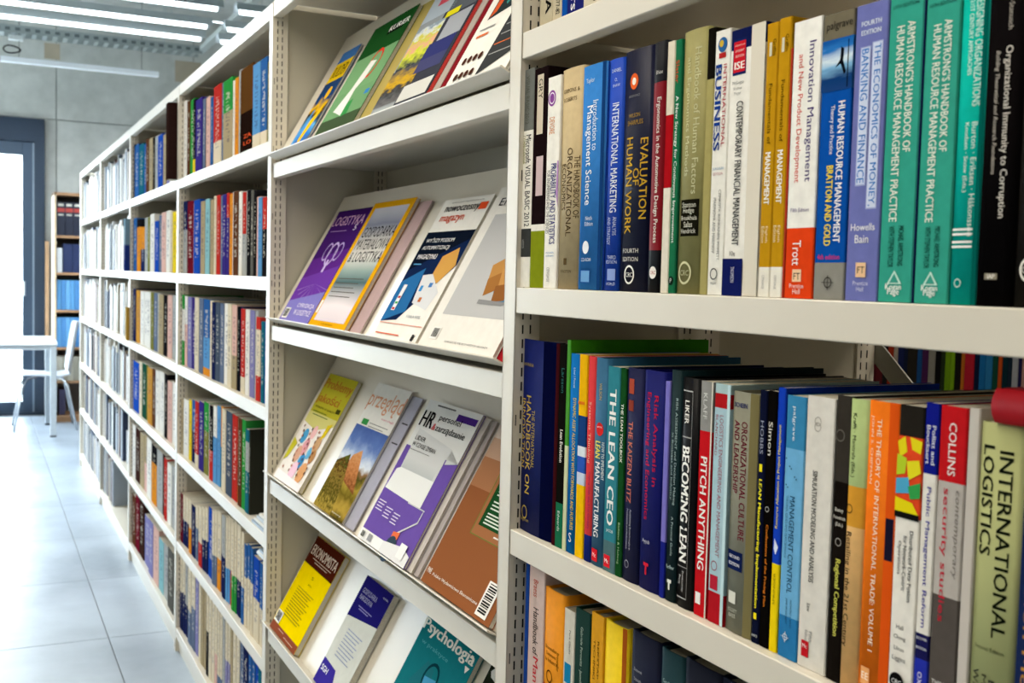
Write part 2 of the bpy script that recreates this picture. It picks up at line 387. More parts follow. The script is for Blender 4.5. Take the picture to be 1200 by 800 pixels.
# ground outside so that the view through the panes is a place
boxo('ground', (-14, 12, YF+.3, 30, -.2, -.1), mat('#a9aca6', .9))['kind'] = 'structure'
boxo('ground', (-20, XL-.2, -6, YF+.3, -.2, -.1), mat('#a9aca6', .9))['kind'] = 'structure'

# ------------------------------------------------------------------ steel shelving
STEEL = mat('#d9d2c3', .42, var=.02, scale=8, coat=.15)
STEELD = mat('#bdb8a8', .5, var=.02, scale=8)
DARK = mat('#131312', .9, var=0)
L = 1.3; PW = 0.033
LEV = [1.642, 1.3205, 1.007, 0.699, 0.392, 0.085]; TOP = 1.958
DEP = 0.29
def slots(bm, x, ya, yb, z0, z1, pitch=.0184, hh=.0115):
    z = z0
    while z < z1:
        box(bm, x-.0010, x+.0010, ya, yb, z, z+hh); z += pitch
def post(par, yk, x0=0.0, flip=False, last=False):
    """flanged upright whose front strip is 33 mm wide; perforated faces look along the row"""
    bm = bmesh.new()
    box(bm, 0, .0015, yk-PW, yk, 0.0, TOP, bev=.0005)
    box(bm, 0, .036, yk-PW, yk-PW+.0015, 0, TOP); box(bm, 0, .036, yk-.0015, yk, 0, TOP)
    finish('post', bm, STEEL, par)
    bm = bmesh.new()
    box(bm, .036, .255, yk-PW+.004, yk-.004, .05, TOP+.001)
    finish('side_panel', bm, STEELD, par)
    bm = bmesh.new(); box(bm, .255, .325, yk-PW, yk, 0, TOP); finish('rear_post', bm, STEEL, par)
    bm = bmesh.new()
    for x in (.0115, .0225, .264, .2735, .3005, .310): slots(bm, x, yk-PW-.0004, yk-PW+.0006, .12, TOP-.02)
    finish('slot_holes', bm, DARK, par)['kind'] = 'stuff'
    if True:
        bm = bmesh.new(); box(bm, -.0004, .0006, yk-.006-.0035, yk-.006, 0, 0.001)
        z = .2
        while z < TOP: box(bm, .0040, .0052, yk-PW-.0004, yk-PW+.001, z, z+.014); z += .157
        finish('slot_holes', bm, DARK, par)['kind'] = 'stuff'
def shelf(par, y0, y1, z, x0=0.001, lip=.033, depth=DEP, name='shelf', m=STEEL):
    bm = bmesh.new()
    prof = [(x0+.001, z), (x0+depth, z), (x0+depth, z-.0015), (x0+.0025, z-.0015), (x0+.0025, z-lip+.0015), (x0+.020, z-lip+.0015), (x0+.020, z-lip), (x0+.001, z-lip), (x0, z-lip+.001), (x0, z-.001)]
    extrude_y(bm, prof, y0, y1)
    return finish(name, bm, m, par)
cases = []
bay_label = {0: 'magazine', -1: 'white steel bookcase nearest the camera, at the right of the photograph',
             1: 'white steel bookcase directly left of the magazine rack', 2: 'white steel bookcase, second to the left of the magazine rack',
             3: 'sunlit white steel bookcase, third to the left of the magazine rack', 4: 'farthest white steel bookcase, at the end of the row by the table'}
for k in (-1, 0, 1, 2, 3, 4):
    y0 = L*k; yb = L*(k+1)-PW
    if k == 0: t = thing('magazine_rack', 'white steel rack with sloping trays showing magazines between two bookcases', 'rack', (0, 0, 0))
    else: t = thing('bookcase', bay_label[k], 'bookcase', (0, 0, 0), 'row of white steel bookcases')
    cases.append(t)
    post(t, L*(k+1))
    if k == -1: post(t, 0-L)
    ya, yc = (y0 + .0005, yb - .0005)
    lev = LEV if k else []
    for z in lev:
        shelf(t, ya, yc, z)
    # top cover
    shelf(t, ya, L*(k+1) if False else yc, TOP+.002, lip=.036, name='top_panel')
    if k not in (-1,):
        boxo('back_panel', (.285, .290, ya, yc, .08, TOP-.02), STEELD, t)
    boxo('kick_plate', (.012, .016, ya, yc, 0, .052), STEEL, t)
T_NEAR, T_MAG, T1_, T2_, T3_, T4_ = cases
# end of the row
eb = bmesh.new(); box(eb, .0, .30, L*5, L*5+.002, 0, TOP); finish('end_panel', eb, STEEL, T4_)
# rear half of the near bookcase: shelves, far posts and a diagonal brace
for z in (1.642, 1.3205, 1.007, .699): 
    sh = bmesh.new(); box(sh, .33, .615, -L+.001, -PW-.001, z-.018, z); finish('rear_shelf', sh, STEEL, T_NEAR)
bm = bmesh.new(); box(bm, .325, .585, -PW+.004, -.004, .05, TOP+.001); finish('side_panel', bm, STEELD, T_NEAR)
bm = bmesh.new(); box(bm, .585, .620, -PW, 0, 0, TOP); finish('rear_post', bm, STEEL, T_NEAR)
bm = bmesh.new()
for x in (.5925, .6045): slots(bm, x, -PW-.0004, -PW+.0006, .12, TOP-.02)
finish('slot_holes', bm, DARK, T_NEAR)['kind'] = 'stuff'
a = col_at(1017, 400, .62); c = col_at(1078, 478, .62)
d = (c-a).normalized(); a2 = a-d*.7; c2 = c+d*.35; nrm = Vector((0, -d.z, d.y))*.0155
bm = bmesh.new(); vs = []
for x in (.621, .624):
    for p in (a2+nrm, c2+nrm, c2-nrm, a2-nrm): vs.append(bm.verts.new((x, p.y, p.z)))
for f in ((0, 1, 2, 3), (7, 6, 5, 4), (0, 4, 5, 1), (1, 5, 6, 2), (2, 6, 7, 3), (3, 7, 4, 0)): bm.faces.new([vs[i] for i in f])
finish('diagonal_brace', bm, mat('#8f9089', .45, metal=.5), T_NEAR)

# magazine trays
ANG = math.radians(61); CA, SA = math.cos(ANG), math.sin(ANG)
TZ = [1.606, 1.227, .862, .502]; TX = -.012
tray_label = None
for z in TZ:
    y0, y1 = .004, L-PW-.004
    bx, bz = TX+.022, z-.012
    bm = bmesh.new()
    prof = [(TX, z), (TX+.0012, z+.001), (bx+.0005, bz+.0012), (bx+.345*CA, bz+.345*SA), (bx+.345*CA+.0015, bz+.345*SA-.001), (bx+.001, bz-.001), (TX+.0003, z-.0014)]
    extrude_y(bm, prof, y0, y1); finish('sloping_tray', bm, STEEL, T_MAG)
    shelf(T_MAG, .001, L-PW-.001, z-.020, x0=.004, lip=.034, name='shelf')
    bm = bmesh.new(); box(bm, .004, .010, L-PW-.006, L-PW-.001, z-.058, z-.018); finish('hook', bm, STEEL, T_MAG)

# ------------------------------------------------------------------ near books
def row(z, xs, specs, D=.17, shelf_name='', group=None):
    for s in specs:
        (pl, pr, yr, pt, bands, items, kw, label) = s
        kw = dict(kw); x = kw.pop('x', xs)
        yl = col_at(pl, yr, x).y; yR = col_at(pr, yr, x).y
        zt = col_at((pl+pr)/2, pt, x).z if 'ytx' not in kw else col_at(kw.pop('ytx'), pt, x).z
        w = yl-yR-.0006; h = kw.pop('h', None) or zt-z
        if isinstance(bands, (str, bpy.types.Material)): bands = [(0, 1, bands)]
        make_book((x, yl-.0003, z+.0005), w, h, kw.pop('D', D), bands, label, items=items, group=group, **kw)

Wh, Bk = '#efece4', '#15151a'
B = []
B.append((606, 620, 340, 84, [(0, .28, '#6d706c'), (.28, .73, '#e9e6dc'), (.73, .86, '#3a3c3c'), (.86, 1, '#e6e3d9')],
  [('r', 'Microsoft VISUAL BASIC 2012', .30, .72, .66, .42, '#222222', .01), ('r', 'COMPREHENSIVE', .30, .43, .28, .26, '#8a8a3a'), ('r', 'VISUAL BASIC 2012', .03, .25, .5, .3, '#55584f'), ('r', 'HODSON', .78, .82, .4, .2, '#999')],
  {}, 'thin grey and white paperback at the left end of the shelf above eye level'))
B.append((620, 636, 340, 82, [(0, .71, photo_mat([(0, '#1a1012'), (.35, '#2a1216'), (.5, '#b58d8c'), (.62, '#e3d6cf'), (.75, '#3a1418'), (1, '#c9bda8')], 2.0, .3)), (.71, .74, '#e6e2d8'), (.74, 1, '#7f8b1c')],
  [('b', .03, .30, .25, .7, '#cfc2ae'), ('b', .40, .58, .3, .8, '#c9b3b4'), ('r', 'GRY', .05, .14, .5, .3, '#332')], {}, 'book with pinkish photographic spine above an olive green foot'))
B.append((636, 651, 340, 92, Wh,
  [('o', .10, .35, .30, '#8a4a9a'), ('O', .10, .35, .22, '#efe4ef'), ('r', 'DEVORE', .19, .27, .4, .4, '#d98a4a'), ('r', 'PROBABILITY AND STATISTICS', .41, .79, .62, .42, '#2b2f7a', .012),
   ('r', 'FOR ENGINEERING AND THE SCIENCES', .44, .74, .25, .26, '#555'), ('p', [(.9, .4), (1, .4), (1, .62), (.85, .55)], '#b48ac0'), ('H', 'ninth', .83, .2, .8, .008, '#3a7ab5'), ('H', 'edition', .845, .2, .8, .008, '#3a7ab5'), ('r', 'CENGAGE', .90, .97, .4, .2, '#888')],
  {}, 'white paperback with a purple round emblem at the spine top'))
B.append((651, 676, 340, 82, '#b5a27c',
  [('H', 'GIBBONS &', .10, .1, .85, .018, '#5a4a30'), ('H', 'ROBERTS', .14, .12, .75, .018, '#5a4a30'), ('r', 'THE HANDBOOK OF', .40, .68, .82, .22, '#4a3a26'), ('r', 'ORGANIZATIONAL', .36, .76, .52, .24, '#4a3a26'), ('r', 'ECONOMICS', .43, .64, .24, .22, '#4a3a26'),
   ('b', .86, .89, .35, .5, '#5a4a30'), ('h', 'PRINCETON', .92, .2, .7, '#5a4a30')], dict(rnd=.003, hard=True), 'thick tan hardback with brown lettering beside the blue books'))
B.append((676, 702, 340, 78, [(0, 1, '#3474b8')],
  [('h', 'Taylor', .07, .15, .55, '#dfe8ef'), ('r', 'Introduction to', .16, .38, .62, .22, '#e6eef5'), ('r', 'Management Science', .18, .62, .34, .36, '#eef3f8', .006), ('h', 'Ninth', .68, .3, .6, '#d6e4f2'), ('h', 'Edition', .705, .28, .64, '#d6e4f2'),
   ('o', .81, .35, .15, '#e8eef5'), ('h', 'CD-ROM', .865, .15, .6, '#d6e4f2'), ('b', .91, .97, .12, .6, '#2458a0'), ('b', .915, .965, .16, .56, '#6fa2d4'), ('b', 0, 1, .88, 1, '#183f78')], dict(rnd=.0015), 'medium blue textbook with white title lettering running down'))
B.append((704, 723, 340, 72, [(0, 1, '#1740a8')],
  [('h', 'DANIEL', .05, .3, .85, '#c8d2ea'), ('h', 'O.', .09, .5, .65, '#c8d2ea'), ('h', 'SHAW', .115, .4, .8, '#c8d2ea'), ('r', 'INTERNATIONAL MARKETING', .19, .66, .6, .38, '#e2e8f4', .004), ('r', 'ANALYSIS', .68, .76, .72, .2, '#b9c6e6'), ('r', 'AND STRATEGY', .68, .80, .4, .2, '#b9c6e6'),
   ('h', 'THIRD', .855, .35, .85, '#b9c6e6'), ('h', 'EDITION', .875, .3, .9, '#b9c6e6'), ('b', .905, .955, .4, .85, '#8aa0d8'), ('h', 'WORLD', .97, .35, .85, '#b9c6e6'), ('b', 0, 1, 0, .14, '#102a72')], dict(hard=True, rnd=.002), 'royal blue hardback with pale lettering, next to the thick navy book'))
B.append((723, 757, 340, 60, [(0, 1, '#10122a')],
  [('o', .13, .38, .15, '#e2622c'), ('o', .13, .38, .07, '#f2e9dd'), ('h', 'ERGONOMICS', .19, .2, .6, '#888'), ('h', 'WILSON', .27, .22, .62, '#a8842c'), ('h', 'SHARPLES', .30, .18, .72, '#a8842c'), ('r', 'EVALUATION', .37, .70, .78, .22, '#c29a2e', .004), ('r', 'OF', .49, .56, .55, .2, '#c29a2e', .004), ('r', 'HUMAN WORK', .36, .76, .3, .24, '#c29a2e', .004),
   ('H', 'FOURTH', .83, .15, .7, .018, '#d8d6d0'), ('H', 'EDITION', .865, .15, .7, .018, '#d8d6d0'), ('O', .93, .42, .18, '#e8e6e0'), ('h', 'CRC', .93, .3, .54, '#e8e6e0')], dict(hard=True, rnd=.003, rough=.25), 'thick glossy navy hardback with golden lettering and an orange disc'))
B.append((758, 772, 340, 52, [(0, .16, '#14141a'), (.16, .83, '#7d1620'), (.83, 1, '#101014')],
  [('h', 'Bhise', .12, .2, .75, '#c9c6c0'), ('r', 'Ergonomics in the Automotive Design Process', .22, .80, .5, .42, '#e6dcd2', .004), ('o', .92, .45, .3, '#f0ece6'), ('h', 'CRC', .92, .22, .68, '#b02030')], dict(hard=True, rnd=.001), 'slim dark red hardback with black head and foot'))
B.append((773, 782, 340, 52, [(0, .29, '#d8d0bc'), (.29, .58, '#a8141c'), (.58, 1, '#dfd8c8')], [], {}, 'narrow cream paperback with a red middle band'))
B.append((782, 790, 340, 50, '#1f6d4a', [('r', 'Slater', .08, .17, .45, .5, '#d8442e'), ('r', 'A New Strategy for Continuous Improvement', .22, .80, .5, .55, '#e8eee6', .006), ('o', .95, .5, .4, '#15281f'), ('h', 'P', .95, .35, .6, '#e8eee6')], {}, 'thin green paperback with white title beside the khaki hardback'))
B.append((790, 819, 342, 38, '#8b8656',
  [('r', 'Handbook of Human Factors', .07, .62, .66, .22, '#c9c79e'), ('r', 'and Ergonomics Methods', .10, .55, .3, .22, '#c9c79e'), ('b', .64, .78, .12, .86, '#17160f'), ('h', 'Stanton', .66, .2, .75, '#d8d6c8'), ('h', 'Hedge', .685, .25, .7, '#d8d6c8'), ('h', 'Brookhuis', .71, .17, .8, '#d8d6c8'), ('h', 'Salas', .735, .3, .65, '#d8d6c8'), ('h', 'Hendrick', .76, .18, .78, '#d8d6c8'),
   ('O', .92, .4, .28, '#c9c79e'), ('h', 'CRC', .92, .22, .58, '#c9c79e')], dict(hard=True, rnd=.003), 'khaki hardback with a small black author panel low on the spine'))
B.append((819, 828, 342, 37, [(0, .19, '#15130f'), (.19, 1, '#a39a62')], [], {}, 'narrow khaki book with black head, squeezed before the white textbooks'))
B.append((828, 846, 343, 39, '#e8e6de',
  [('o', .055, .5, .3, '#2b5f9a'), ('o', .05, .42, .14, '#c9a93a'), ('b', .085, .105, .28, .72, '#b02828'), ('r', 'BUSINESS', .13, .45, .3, .4, '#1f3f8c', .03), ('r', 'INTERNATIONAL', .13, .44, .72, .22, '#b04048'), ('h', 'EUROPEAN', .52, .15, .85, '#7a9ab8'), ('h', 'EDITION', .54, .2, .8, '#b07078'),
   ('r', 'CZINKOTA, RONKAINEN, MOFFETT,', .60, .87, .66, .18, '#666'), ('r', 'MARINOVA AND MARINOV', .63, .84, .35, .18, '#666'), ('O', .92, .45, .24, '#333'), ('h', 'WILEY', .955, .25, .65, '#444')], {}, 'white textbook with bold blue downward title and a globe at the top'))
B.append((846, 887, 344, 35, [(0, .075, '#141c4e'), (.075, 1, '#ebe8e0')],
  [('b', .035, .17, .08, .46, '#1a2358'), ('b', .045, .16, .1, .44, '#c8202c'), ('H', 'ISE', .135, .14, .42, .028, '#f2eee8', .03), ('h', 'INTERNATIONAL', .06, .13, .42, '#f2d8d0'), ('h', 'STUDENT', .08, .15, .40, '#f2d8d0'), ('h', 'EDITION', .10, .16, .40, '#f2d8d0'), ('h', 'McGuigan', .20, .1, .42, '#777'), ('h', 'Kretlow', .22, .14, .38, '#777'), ('h', 'Moyer', .24, .16, .36, '#777'),
   ('r', 'CONTEMPORARY FINANCIAL MANAGEMENT', .27, .81, .34, .19, '#1c1c20', .012), ('h', '10e', .84, .2, .36, '#555'), ('b', .86, 1, .0, .58, '#141c58'), ('r', 'THOMSON', .89, .95, .3, .1, '#c8c8d8'), ('b', 0, 1, .62, 1, '#dcd5c6')], {}, 'thick white textbook with a red badge on its navy top'))
for k, (l, r_) in enumerate(((887, 901), (901, 915.5))):
    B.append((l, r_, 345, 31-6*k, [(0, .89, '#c08f18'), (.89, 1, '#ece8dc')],
      [('r', 'Fundamentals of', .22, .44, .5, .3, '#4a3608'), ('r', 'MANAGEMENT', .47, .66, .5, .46, '#f6f2e6', .03), ('r', 'Griffin', .06, .12, .72, .26, '#3a2c08'), ('b', .07, .12, .3, .5, '#d8d2b8'), ('r', 'Eighth', .74, .80, .62, .24, '#f0e2b8'), ('r', 'Edition', .74, .80, .32, .24, '#f0e2b8'), ('r', 'CENGAGE', .92, .97, .5, .2, '#888')],
      {}, ['left one of the two ochre yellow textbooks with white capitals', 'right one of the two ochre yellow textbooks with white capitals'][k]))
B.append((915.5, 918, 345, 60, photo_mat([(0, '#b03a28'), (.3, '#d8c23a'), (.5, '#7a2a1c'), (.7, '#2d6ab0'), (1, '#d8b02c')], 14, .5), [], {}, 'very thin multicoloured cover edge beside the ochre textbooks'))
B.append((918, 951, 346, 27, [(0, .745, '#f0eee8'), (.745, 1, '#e2441a')],
  [('r', 'Innovation Management', .08, .58, .68, .30, '#3b2a72', .002), ('r', 'and New Product Development', .12, .58, .3, .24, '#d8584a', .002), ('h', 'Fifth Edition', .68, .15, .8, '#6a5a8a'), ('r', 'Trott', .79, .88, .42, .3, '#f6eee6', .004), ('b', .895, .94, .3, .62, '#f0c8a0'), ('h', 'FT', .92, .35, .58, '#333'), ('h', 'Prentice', .955, .22, .72, '#f6e8e0'), ('h', 'Hall', .975, .34, .6, '#f6e8e0')], {}, 'white textbook with purple and orange lettering above an orange foot'))
B.append((952, 988, 348, 19, [(0, .09, '#716a58'), (.09, .27, '#2f6fae'), (.27, .87, '#0f4fa6'), (.87, 1, '#8d8b84')],
  [('h', 'palgrave', .045, .12, .95, '#141414'), ('b', .09, .27, 0, 1, photo_mat([(0, '#1c3f78'), (.25, '#123a70'), (.45, '#7fb4dc'), (.6, '#d8e8f4'), (.8, '#2b74c0'), (1, '#1a58a4')], 5, .22)), ('p', [(.62, .12), (.72, .13), (.70, .17), (.80, .21), (.74, .22), (.62, .18), (.45, .19), (.6, .165)], '#0c1018'), ('b', .1, .265, .84, .87, '#0c1018'),
   ('r', 'HUMAN RESOURCE MANAGEMENT', .31, .80, .72, .22, '#eef2f6', .02), ('r', 'Theory and Practice', .32, .49, .42, .17, '#e4ebf2', .01), ('r', 'BRATTON AND GOLD', .53, .81, .42, .22, '#f2dc3a', .02), ('h', '4th edition', .85, .12, .85, '#d83a78', .01),
   ('O', .94, .5, .13, '#33312c'), ('b', .915, .965, .49, .51, '#33312c'), ('b', .939, .941, .3, .7, '#33312c')], {}, 'bright blue textbook with a silhouette photo at the spine top'))
B.append((989, 1027, 350, 8, '#6f75b4',
  [('h', 'FOURTH', .065, .2, .8, '#dfe9f6', .02), ('h', 'EDITION', .095, .2, .8, '#dfe9f6', .02), ('b', .132, .69, .56, .89, '#a3aede'), ('b', .142, .61, .20, .52, '#a3aede'), ('b', .136, .685, .585, .865, '#d3dcf4'), ('b', .146, .605, .225, .495, '#d3dcf4'), ('r', 'THE ECONOMICS OF MONEY,', .14, .68, .725, .22, '#1f74c8', .005), ('r', 'BANKING AND FINANCE', .15, .60, .36, .22, '#1f74c8', .005),
   ('h', 'Howells', .75, .14, .88, '#f0f0f4', .01), ('h', 'Bain', .79, .28, .7, '#f0f0f4', .01), ('b', .87, .92, .35, .66, '#ecc49a'), ('h', 'FT', .895, .4, .62, '#333'), ('h', 'Prentice', .94, .28, .75, '#d0d2e6'), ('h', 'Hall', .96, .4, .62, '#d0d2e6')], {}, 'lavender blue textbook with haloed blue lettering before two teal handbooks'))
ARM = [('h', '13TH EDITION', .035, .12, .86, '#1a3a36', .01), ('r', "ARMSTRONG'S HANDBOOK OF", .09, .51, .68, .23, '#e9f2e6', .012), ('r', 'HUMAN RESOURCE MANAGEMENT PRACTICE', .10, .735, .37, .23, '#e9f2e6', .012),
       ('r', 'MICHAEL ARMSTRONG', .75, .88, .64, .16, '#0c201c', .006), ('r', 'WITH STEPHEN TAYLOR', .75, .885, .36, .16, '#0c201c', .006), ('p', [(.5, .895), (.28, .94), (.72, .94)], '#bfe6da'), ('p', [(.5, .905), (.36, .936), (.64, .936)], '#3f9d8c'), ('h', 'Kogan', .952, .25, .72, '#eef6f0', .02), ('h', 'Page', .968, .32, .66, '#eef6f0', .02)]
B.append((1027.5, 1067.5, 352, -2, '#37a08c', ARM, {}, 'left one of the two identical teal handbooks with white lettering'))
B.append((1067.5, 1069.5, 352, 2, photo_mat([(0, '#1c1c50'), (.2, '#7a2a28'), (.4, '#246a9a'), (.6, '#b02a50'), (.8, '#3a8a3a'), (1, '#4a1018')], 9, .5), [], {}, 'very thin dark multicoloured edge between the two teal handbooks'))
B.append((1069.5, 1110, 354, -4, '#37a08c', ARM, {}, 'right one of the two identical teal handbooks with white lettering'))
B.append((1110.5, 1141, 356, -8, '#0fa596',
  [('r', 'DESIGNING ORGANIZATIONS', .02, .37, .72, .28, '#dff2ec'), ('r', '21ST CENTURY APPROACHES', .035, .27, .42, .17, '#dff2ec'), ('r', 'Burton · Eriksen · Håkonsson', .42, .78, .72, .2, '#dff2ec'), ('r', 'Knudsen · Snow (Eds.)', .42, .64, .42, .2, '#dff2ec'), ('b', .755, .762, .0, .82, '#e8f0ea'), ('b', .770, .777, .0, .82, '#e8f0ea'), ('b', .795, .802, .0, .82, '#e8f0ea'), ('b', .81, .817, .0, .82, '#e8f0ea'), ('O', .93, .35, .14, '#d0ece4'), ('b', 0, 1, .86, 1, '#04665e')], dict(rnd=.0015), 'turquoise book with paired white bars low on the spine'))
B.append((1142, 1183, 358, -8, '#0d0b0c',
  [('r', 'Lisowska-Stanusch', -.05, .13, .66, .14, '#b9b0a6'), ('r', 'Organizational Immunity to Corruption', .18, .72, .62, .26, '#ddd6cc', .006), ('r', 'Building Theoretical and Research Foundations', .19, .58, .32, .16, '#c2b9ae', 0, .3), ('b', .895, .915, .24, .62, '#8c8474'), ('h', 'IAP', .905, .34, .55, '#f0ece4', .02)], dict(rnd=.001, rough=.28), 'black paperback with cream serif title down the spine, near right edge'))
B.append((1185, 1225, 360, -10, '#17140f', [('O', .88, .5, .34, '#e0dcd2'), ('h', 'CRC', .88, .25, .75, '#e0dcd2'), ('r', 'Sampling', .35, .55, .5, .4, '#c8c0b4')], dict(hard=True, rnd=.002, ), 'black hardback cut off by the right edge of the photo, upper shelf'))
row(LEV[1], .006, B, D=.175, group=None)
# further books of this shelf beyond the frame edge keep the row standing
row(LEV[1], .006, [(1226, 1262, 362, -6, '#3a4a6a', [], {}, 'slate blue book just beyond the right edge, upper shelf'), (1263, 1290, 362, 10, '#8a2a2a', [], {}, 'red book just beyond the right edge, upper shelf')])

A = []
hA = .235
A.append((632, 646.5, 38, 0, '#b8ae94', [('r', 'A', .86, .93, .7, .45, '#161616', .03)], dict(h=hA), 'cream book at the left end of the topmost shelf'))
A.append((646.5, 657.5, 33, 0, '#bdb298', [('r', 'ISBN 1-377-82', .78, .96, .6, .4, '#222', .01), ('b', .70, .8, .1, .8, '#4a5038')], dict(h=hA), 'cream book with small black numbers, second on the topmost shelf'))
A.append((657.5, 664, 28, 0, '#134a9a', [], dict(h=hA), 'thin bright blue book on the topmost shelf'))
A.append((664, 683, 24, 0, '#1f2468', [('r', 'QTS', .83, .97, .35, .3, '#e6e6ee', .02)], dict(h=hA), 'navy violet book with white capitals on the topmost shelf'))
A.append((683, 698, 18, 0, '#c5bda8', [('r', 'STAND', .84, .97, .88, .2, '#151515', .02)], dict(h=hA), 'cream book right of the navy one on the topmost shelf'))
A.append((698, 712, 12, 0, '#cfc9b8', [], dict(h=hA), 'pale book near the middle of the topmost shelf'))
A.append((712, 717, 8, 0, '#4a7a3a', [], dict(h=hA), 'slim green book on the topmost shelf'))
A.append((717, 728, 5, 0, '#d4cebe', [('b', .95, .97, .2, .8, '#b03038')], dict(h=hA), 'cream book with a tiny red mark, rightmost visible on the topmost shelf'))
row(LEV[0], .012, A)

Cc = []
def c_(*a): Cc.append(a)
c_(603.5, 646, 618, 398, '#0f1a58', [('r', 'THE INTERNATIONAL', .36, .66, .44, .09, '#b09a4a'), ('r', 'HANDBOOK ON', .29, .80, .30, .14, '#c0a448', .006), ('r', 'INNOVATION', .31, .67, .13, .13, '#c0a448', .006), ('h', 'SHAVININA', .13, .08, .42, '#a08c48'), ('O', .90, .24, .09, '#b09a4a'), ('h', 'Pergamon', .94, .1, .38, '#a08c48'), ('b', 0, 1, .68, 1, '#060a2e')], dict(hard=True, rnd=.004, D=.19, ytx=620), 'thick navy hardback with gold lettering at the left end, middle shelf')  # dark right-hand band paints the shade on the spine's rounded edge
c_(646, 650, 620, 402, '#3a1014', [], {}, 'very thin maroon book beside the thick navy hardback')
c_(650, 658.5, 620, 402, [(0, .78, '#12120f'), (.78, 1, '#1d6b4a')], [('r', 'Lean Evolution', .42, .58, .6, .4, '#e6e2d8', .02), ('r', 'Larsson', .12, .24, .6, .4, '#2f6a66'), ('r', 'Edwards', .82, .92, .5, .3, '#cfe0d4')], {}, 'thin black book with a green foot on the middle shelf')
c_(658.5, 663, 622, 398, [(0, .5, '#3f8f1c'), (.5, 1, '#c9cfa6')], [], dict(D=.20, hard=True), 'tall bright green book whose green board shows above its neighbours')
c_(663, 673.5, 620, 414, '#1768ae', [('r', 'DYNAMIC ASSET ALLOCATION WITH FORWARDS AND FUTURES', .22, .88, .6, .32, '#e0c436', .004), ('r', 'Lioui | Poncet', .07, .17, .5, .28, '#c9dff0'), ('h', 'S', .92, .35, .65, '#e8e8e8')], dict(rnd=.001), 'blue book with small yellow title on the middle shelf')
c_(673.5, 683, 622, 415, [(0, .30, '#eab414'), (.30, .45, '#1c3f7a'), (.45, .5, '#d8e2ea'), (.5, .58, '#2f58b4'), (.58, .64, '#c4d0e6'), (.64, 1, '#f0be10')], [('b', .23, .245, 0, .8, '#e07820')], dict(), 'narrow yellow and blue banded book on the middle shelf')
c_(684, 692, 624, 417, [(0, .87, '#c43c40'), (.87, 1, '#1c2c7c')], [('r', 'Systems Thinking', .22, .52, .4, .45, '#d8b8a0'), ('r', 'Coping with the 21st Century', .56, .84, .6, .3, '#7a1c60')], dict(rnd=.0008), 'slim coral red book with a blue foot')
c_(692, 706, 630, 419, '#2f5f80', [('r', 'WILSON', .12, .20, .5, .22, '#c8a850'), ('o', .34, .5, .3, '#d42c2c'), ('h', 'HOW TO', .33, .3, .7, '#fff'), ('r', 'LEAN', .40, .48, .4, .42, '#e8dc50', .02), ('r', 'MANUFACTURING', .50, .86, .42, .42, '#e8eef0', .02), ('r', 'HOW TO IMPLEMENT', .40, .58, .82, .2, '#d8e4e8', .01), ('b', .92, .98, .1, .62, '#d42430'), ('h', 'Mc', .95, .2, .5, '#fff')], dict(hard=True, rnd=.0015), 'steel blue hardback with a red roundel halfway up')
c_(706.5, 721, 634, 429, [(0, .85, '#33818f'), (.85, 1, '#4f6f74')], [('r', 'THE LEAN CEO', .11, .77, .5, .52, '#eef2f0', .025), ('h', 'JACOB', .80, .25, .8, '#dfe8e8', .01), ('b', .92, .98, .12, .62, '#d42430'), ('h', 'Mc', .95, .2, .5, '#fff')], dict(), 'teal book with very large white capitals down the spine')
c_(721, 728, 640, 431, '#174a22', [('r', 'THE LEAN TOOLBOX', .17, .45, .5, .42, '#e8ece0', .02), ('r', 'Bicheno & Holweg', .74, .94, .5, .38, '#a8c8a0')], dict(), 'slim dark green paperback with white title')
c_(728, 747, 645, 431, '#171a40', [('r', 'THE KAIZEN BLITZ', .25, .63, .34, .3, '#c8705a', .015), ('b', .05, .12, .15, .5, '#a84a38'), ('b', .15, .20, .15, .5, '#8a3c30'), ('r', 'Accelerating Breakthroughs in', .66, .85, .5, .13, '#b8b8c8'), ('r', 'Productivity and Performance', .66, .85, .3, .13, '#b8b8c8'), ('O', .92, .36, .14, '#a8a8b8')], dict(hard=True, rnd=.002), 'dark navy hardback with salmon red lettering')
c_(748, 773, 650, 434, '#10145e', [('r', 'Risk Analysis in', .11, .52, .60, .24, '#c0203c', .006), ('r', 'Engineering and Economics', .10, .68, .26, .26, '#c0203c', .006), ('h', 'Ayyub', .78, .14, .52, '#d0d0dc'), ('p', [(.25, .875), (.5, .875), (.5, .89), (.42, .89), (.42, .93), (.33, .93), (.33, .89), (.25, .89)], '#c8283c')], dict(hard=True, rnd=.002), 'deep blue hardback with magenta red title on the middle shelf')
c_(773, 779, 650, 446, [(0, .74, '#7a74c4'), (.74, 1, '#1c2480')], [], dict(), 'thin lavender edged book beside the deep blue hardback')
c_(779, 791, 660, 433, '#13282c', [('r', 'RISK ASSESSMENT and Decision Making', .12, .58, .66, .24, '#9fb4b4', .004), ('r', 'in Business and Industry', .27, .56, .36, .22, '#9fb4b4'), ('r', 'A Practical Guide', .63, .80, .6, .2, '#9fb4b4'), ('h', 'Koller', .85, .1, .9, '#b0c4c4'), ('p', [(.3, .905), (.7, .905), (.7, .92), (.58, .92), (.58, .95), (.42, .95), (.42, .92), (.3, .92)], '#dfe2d8')], dict(hard=True, rnd=.0015), 'dark green hardback with fine pale lettering')
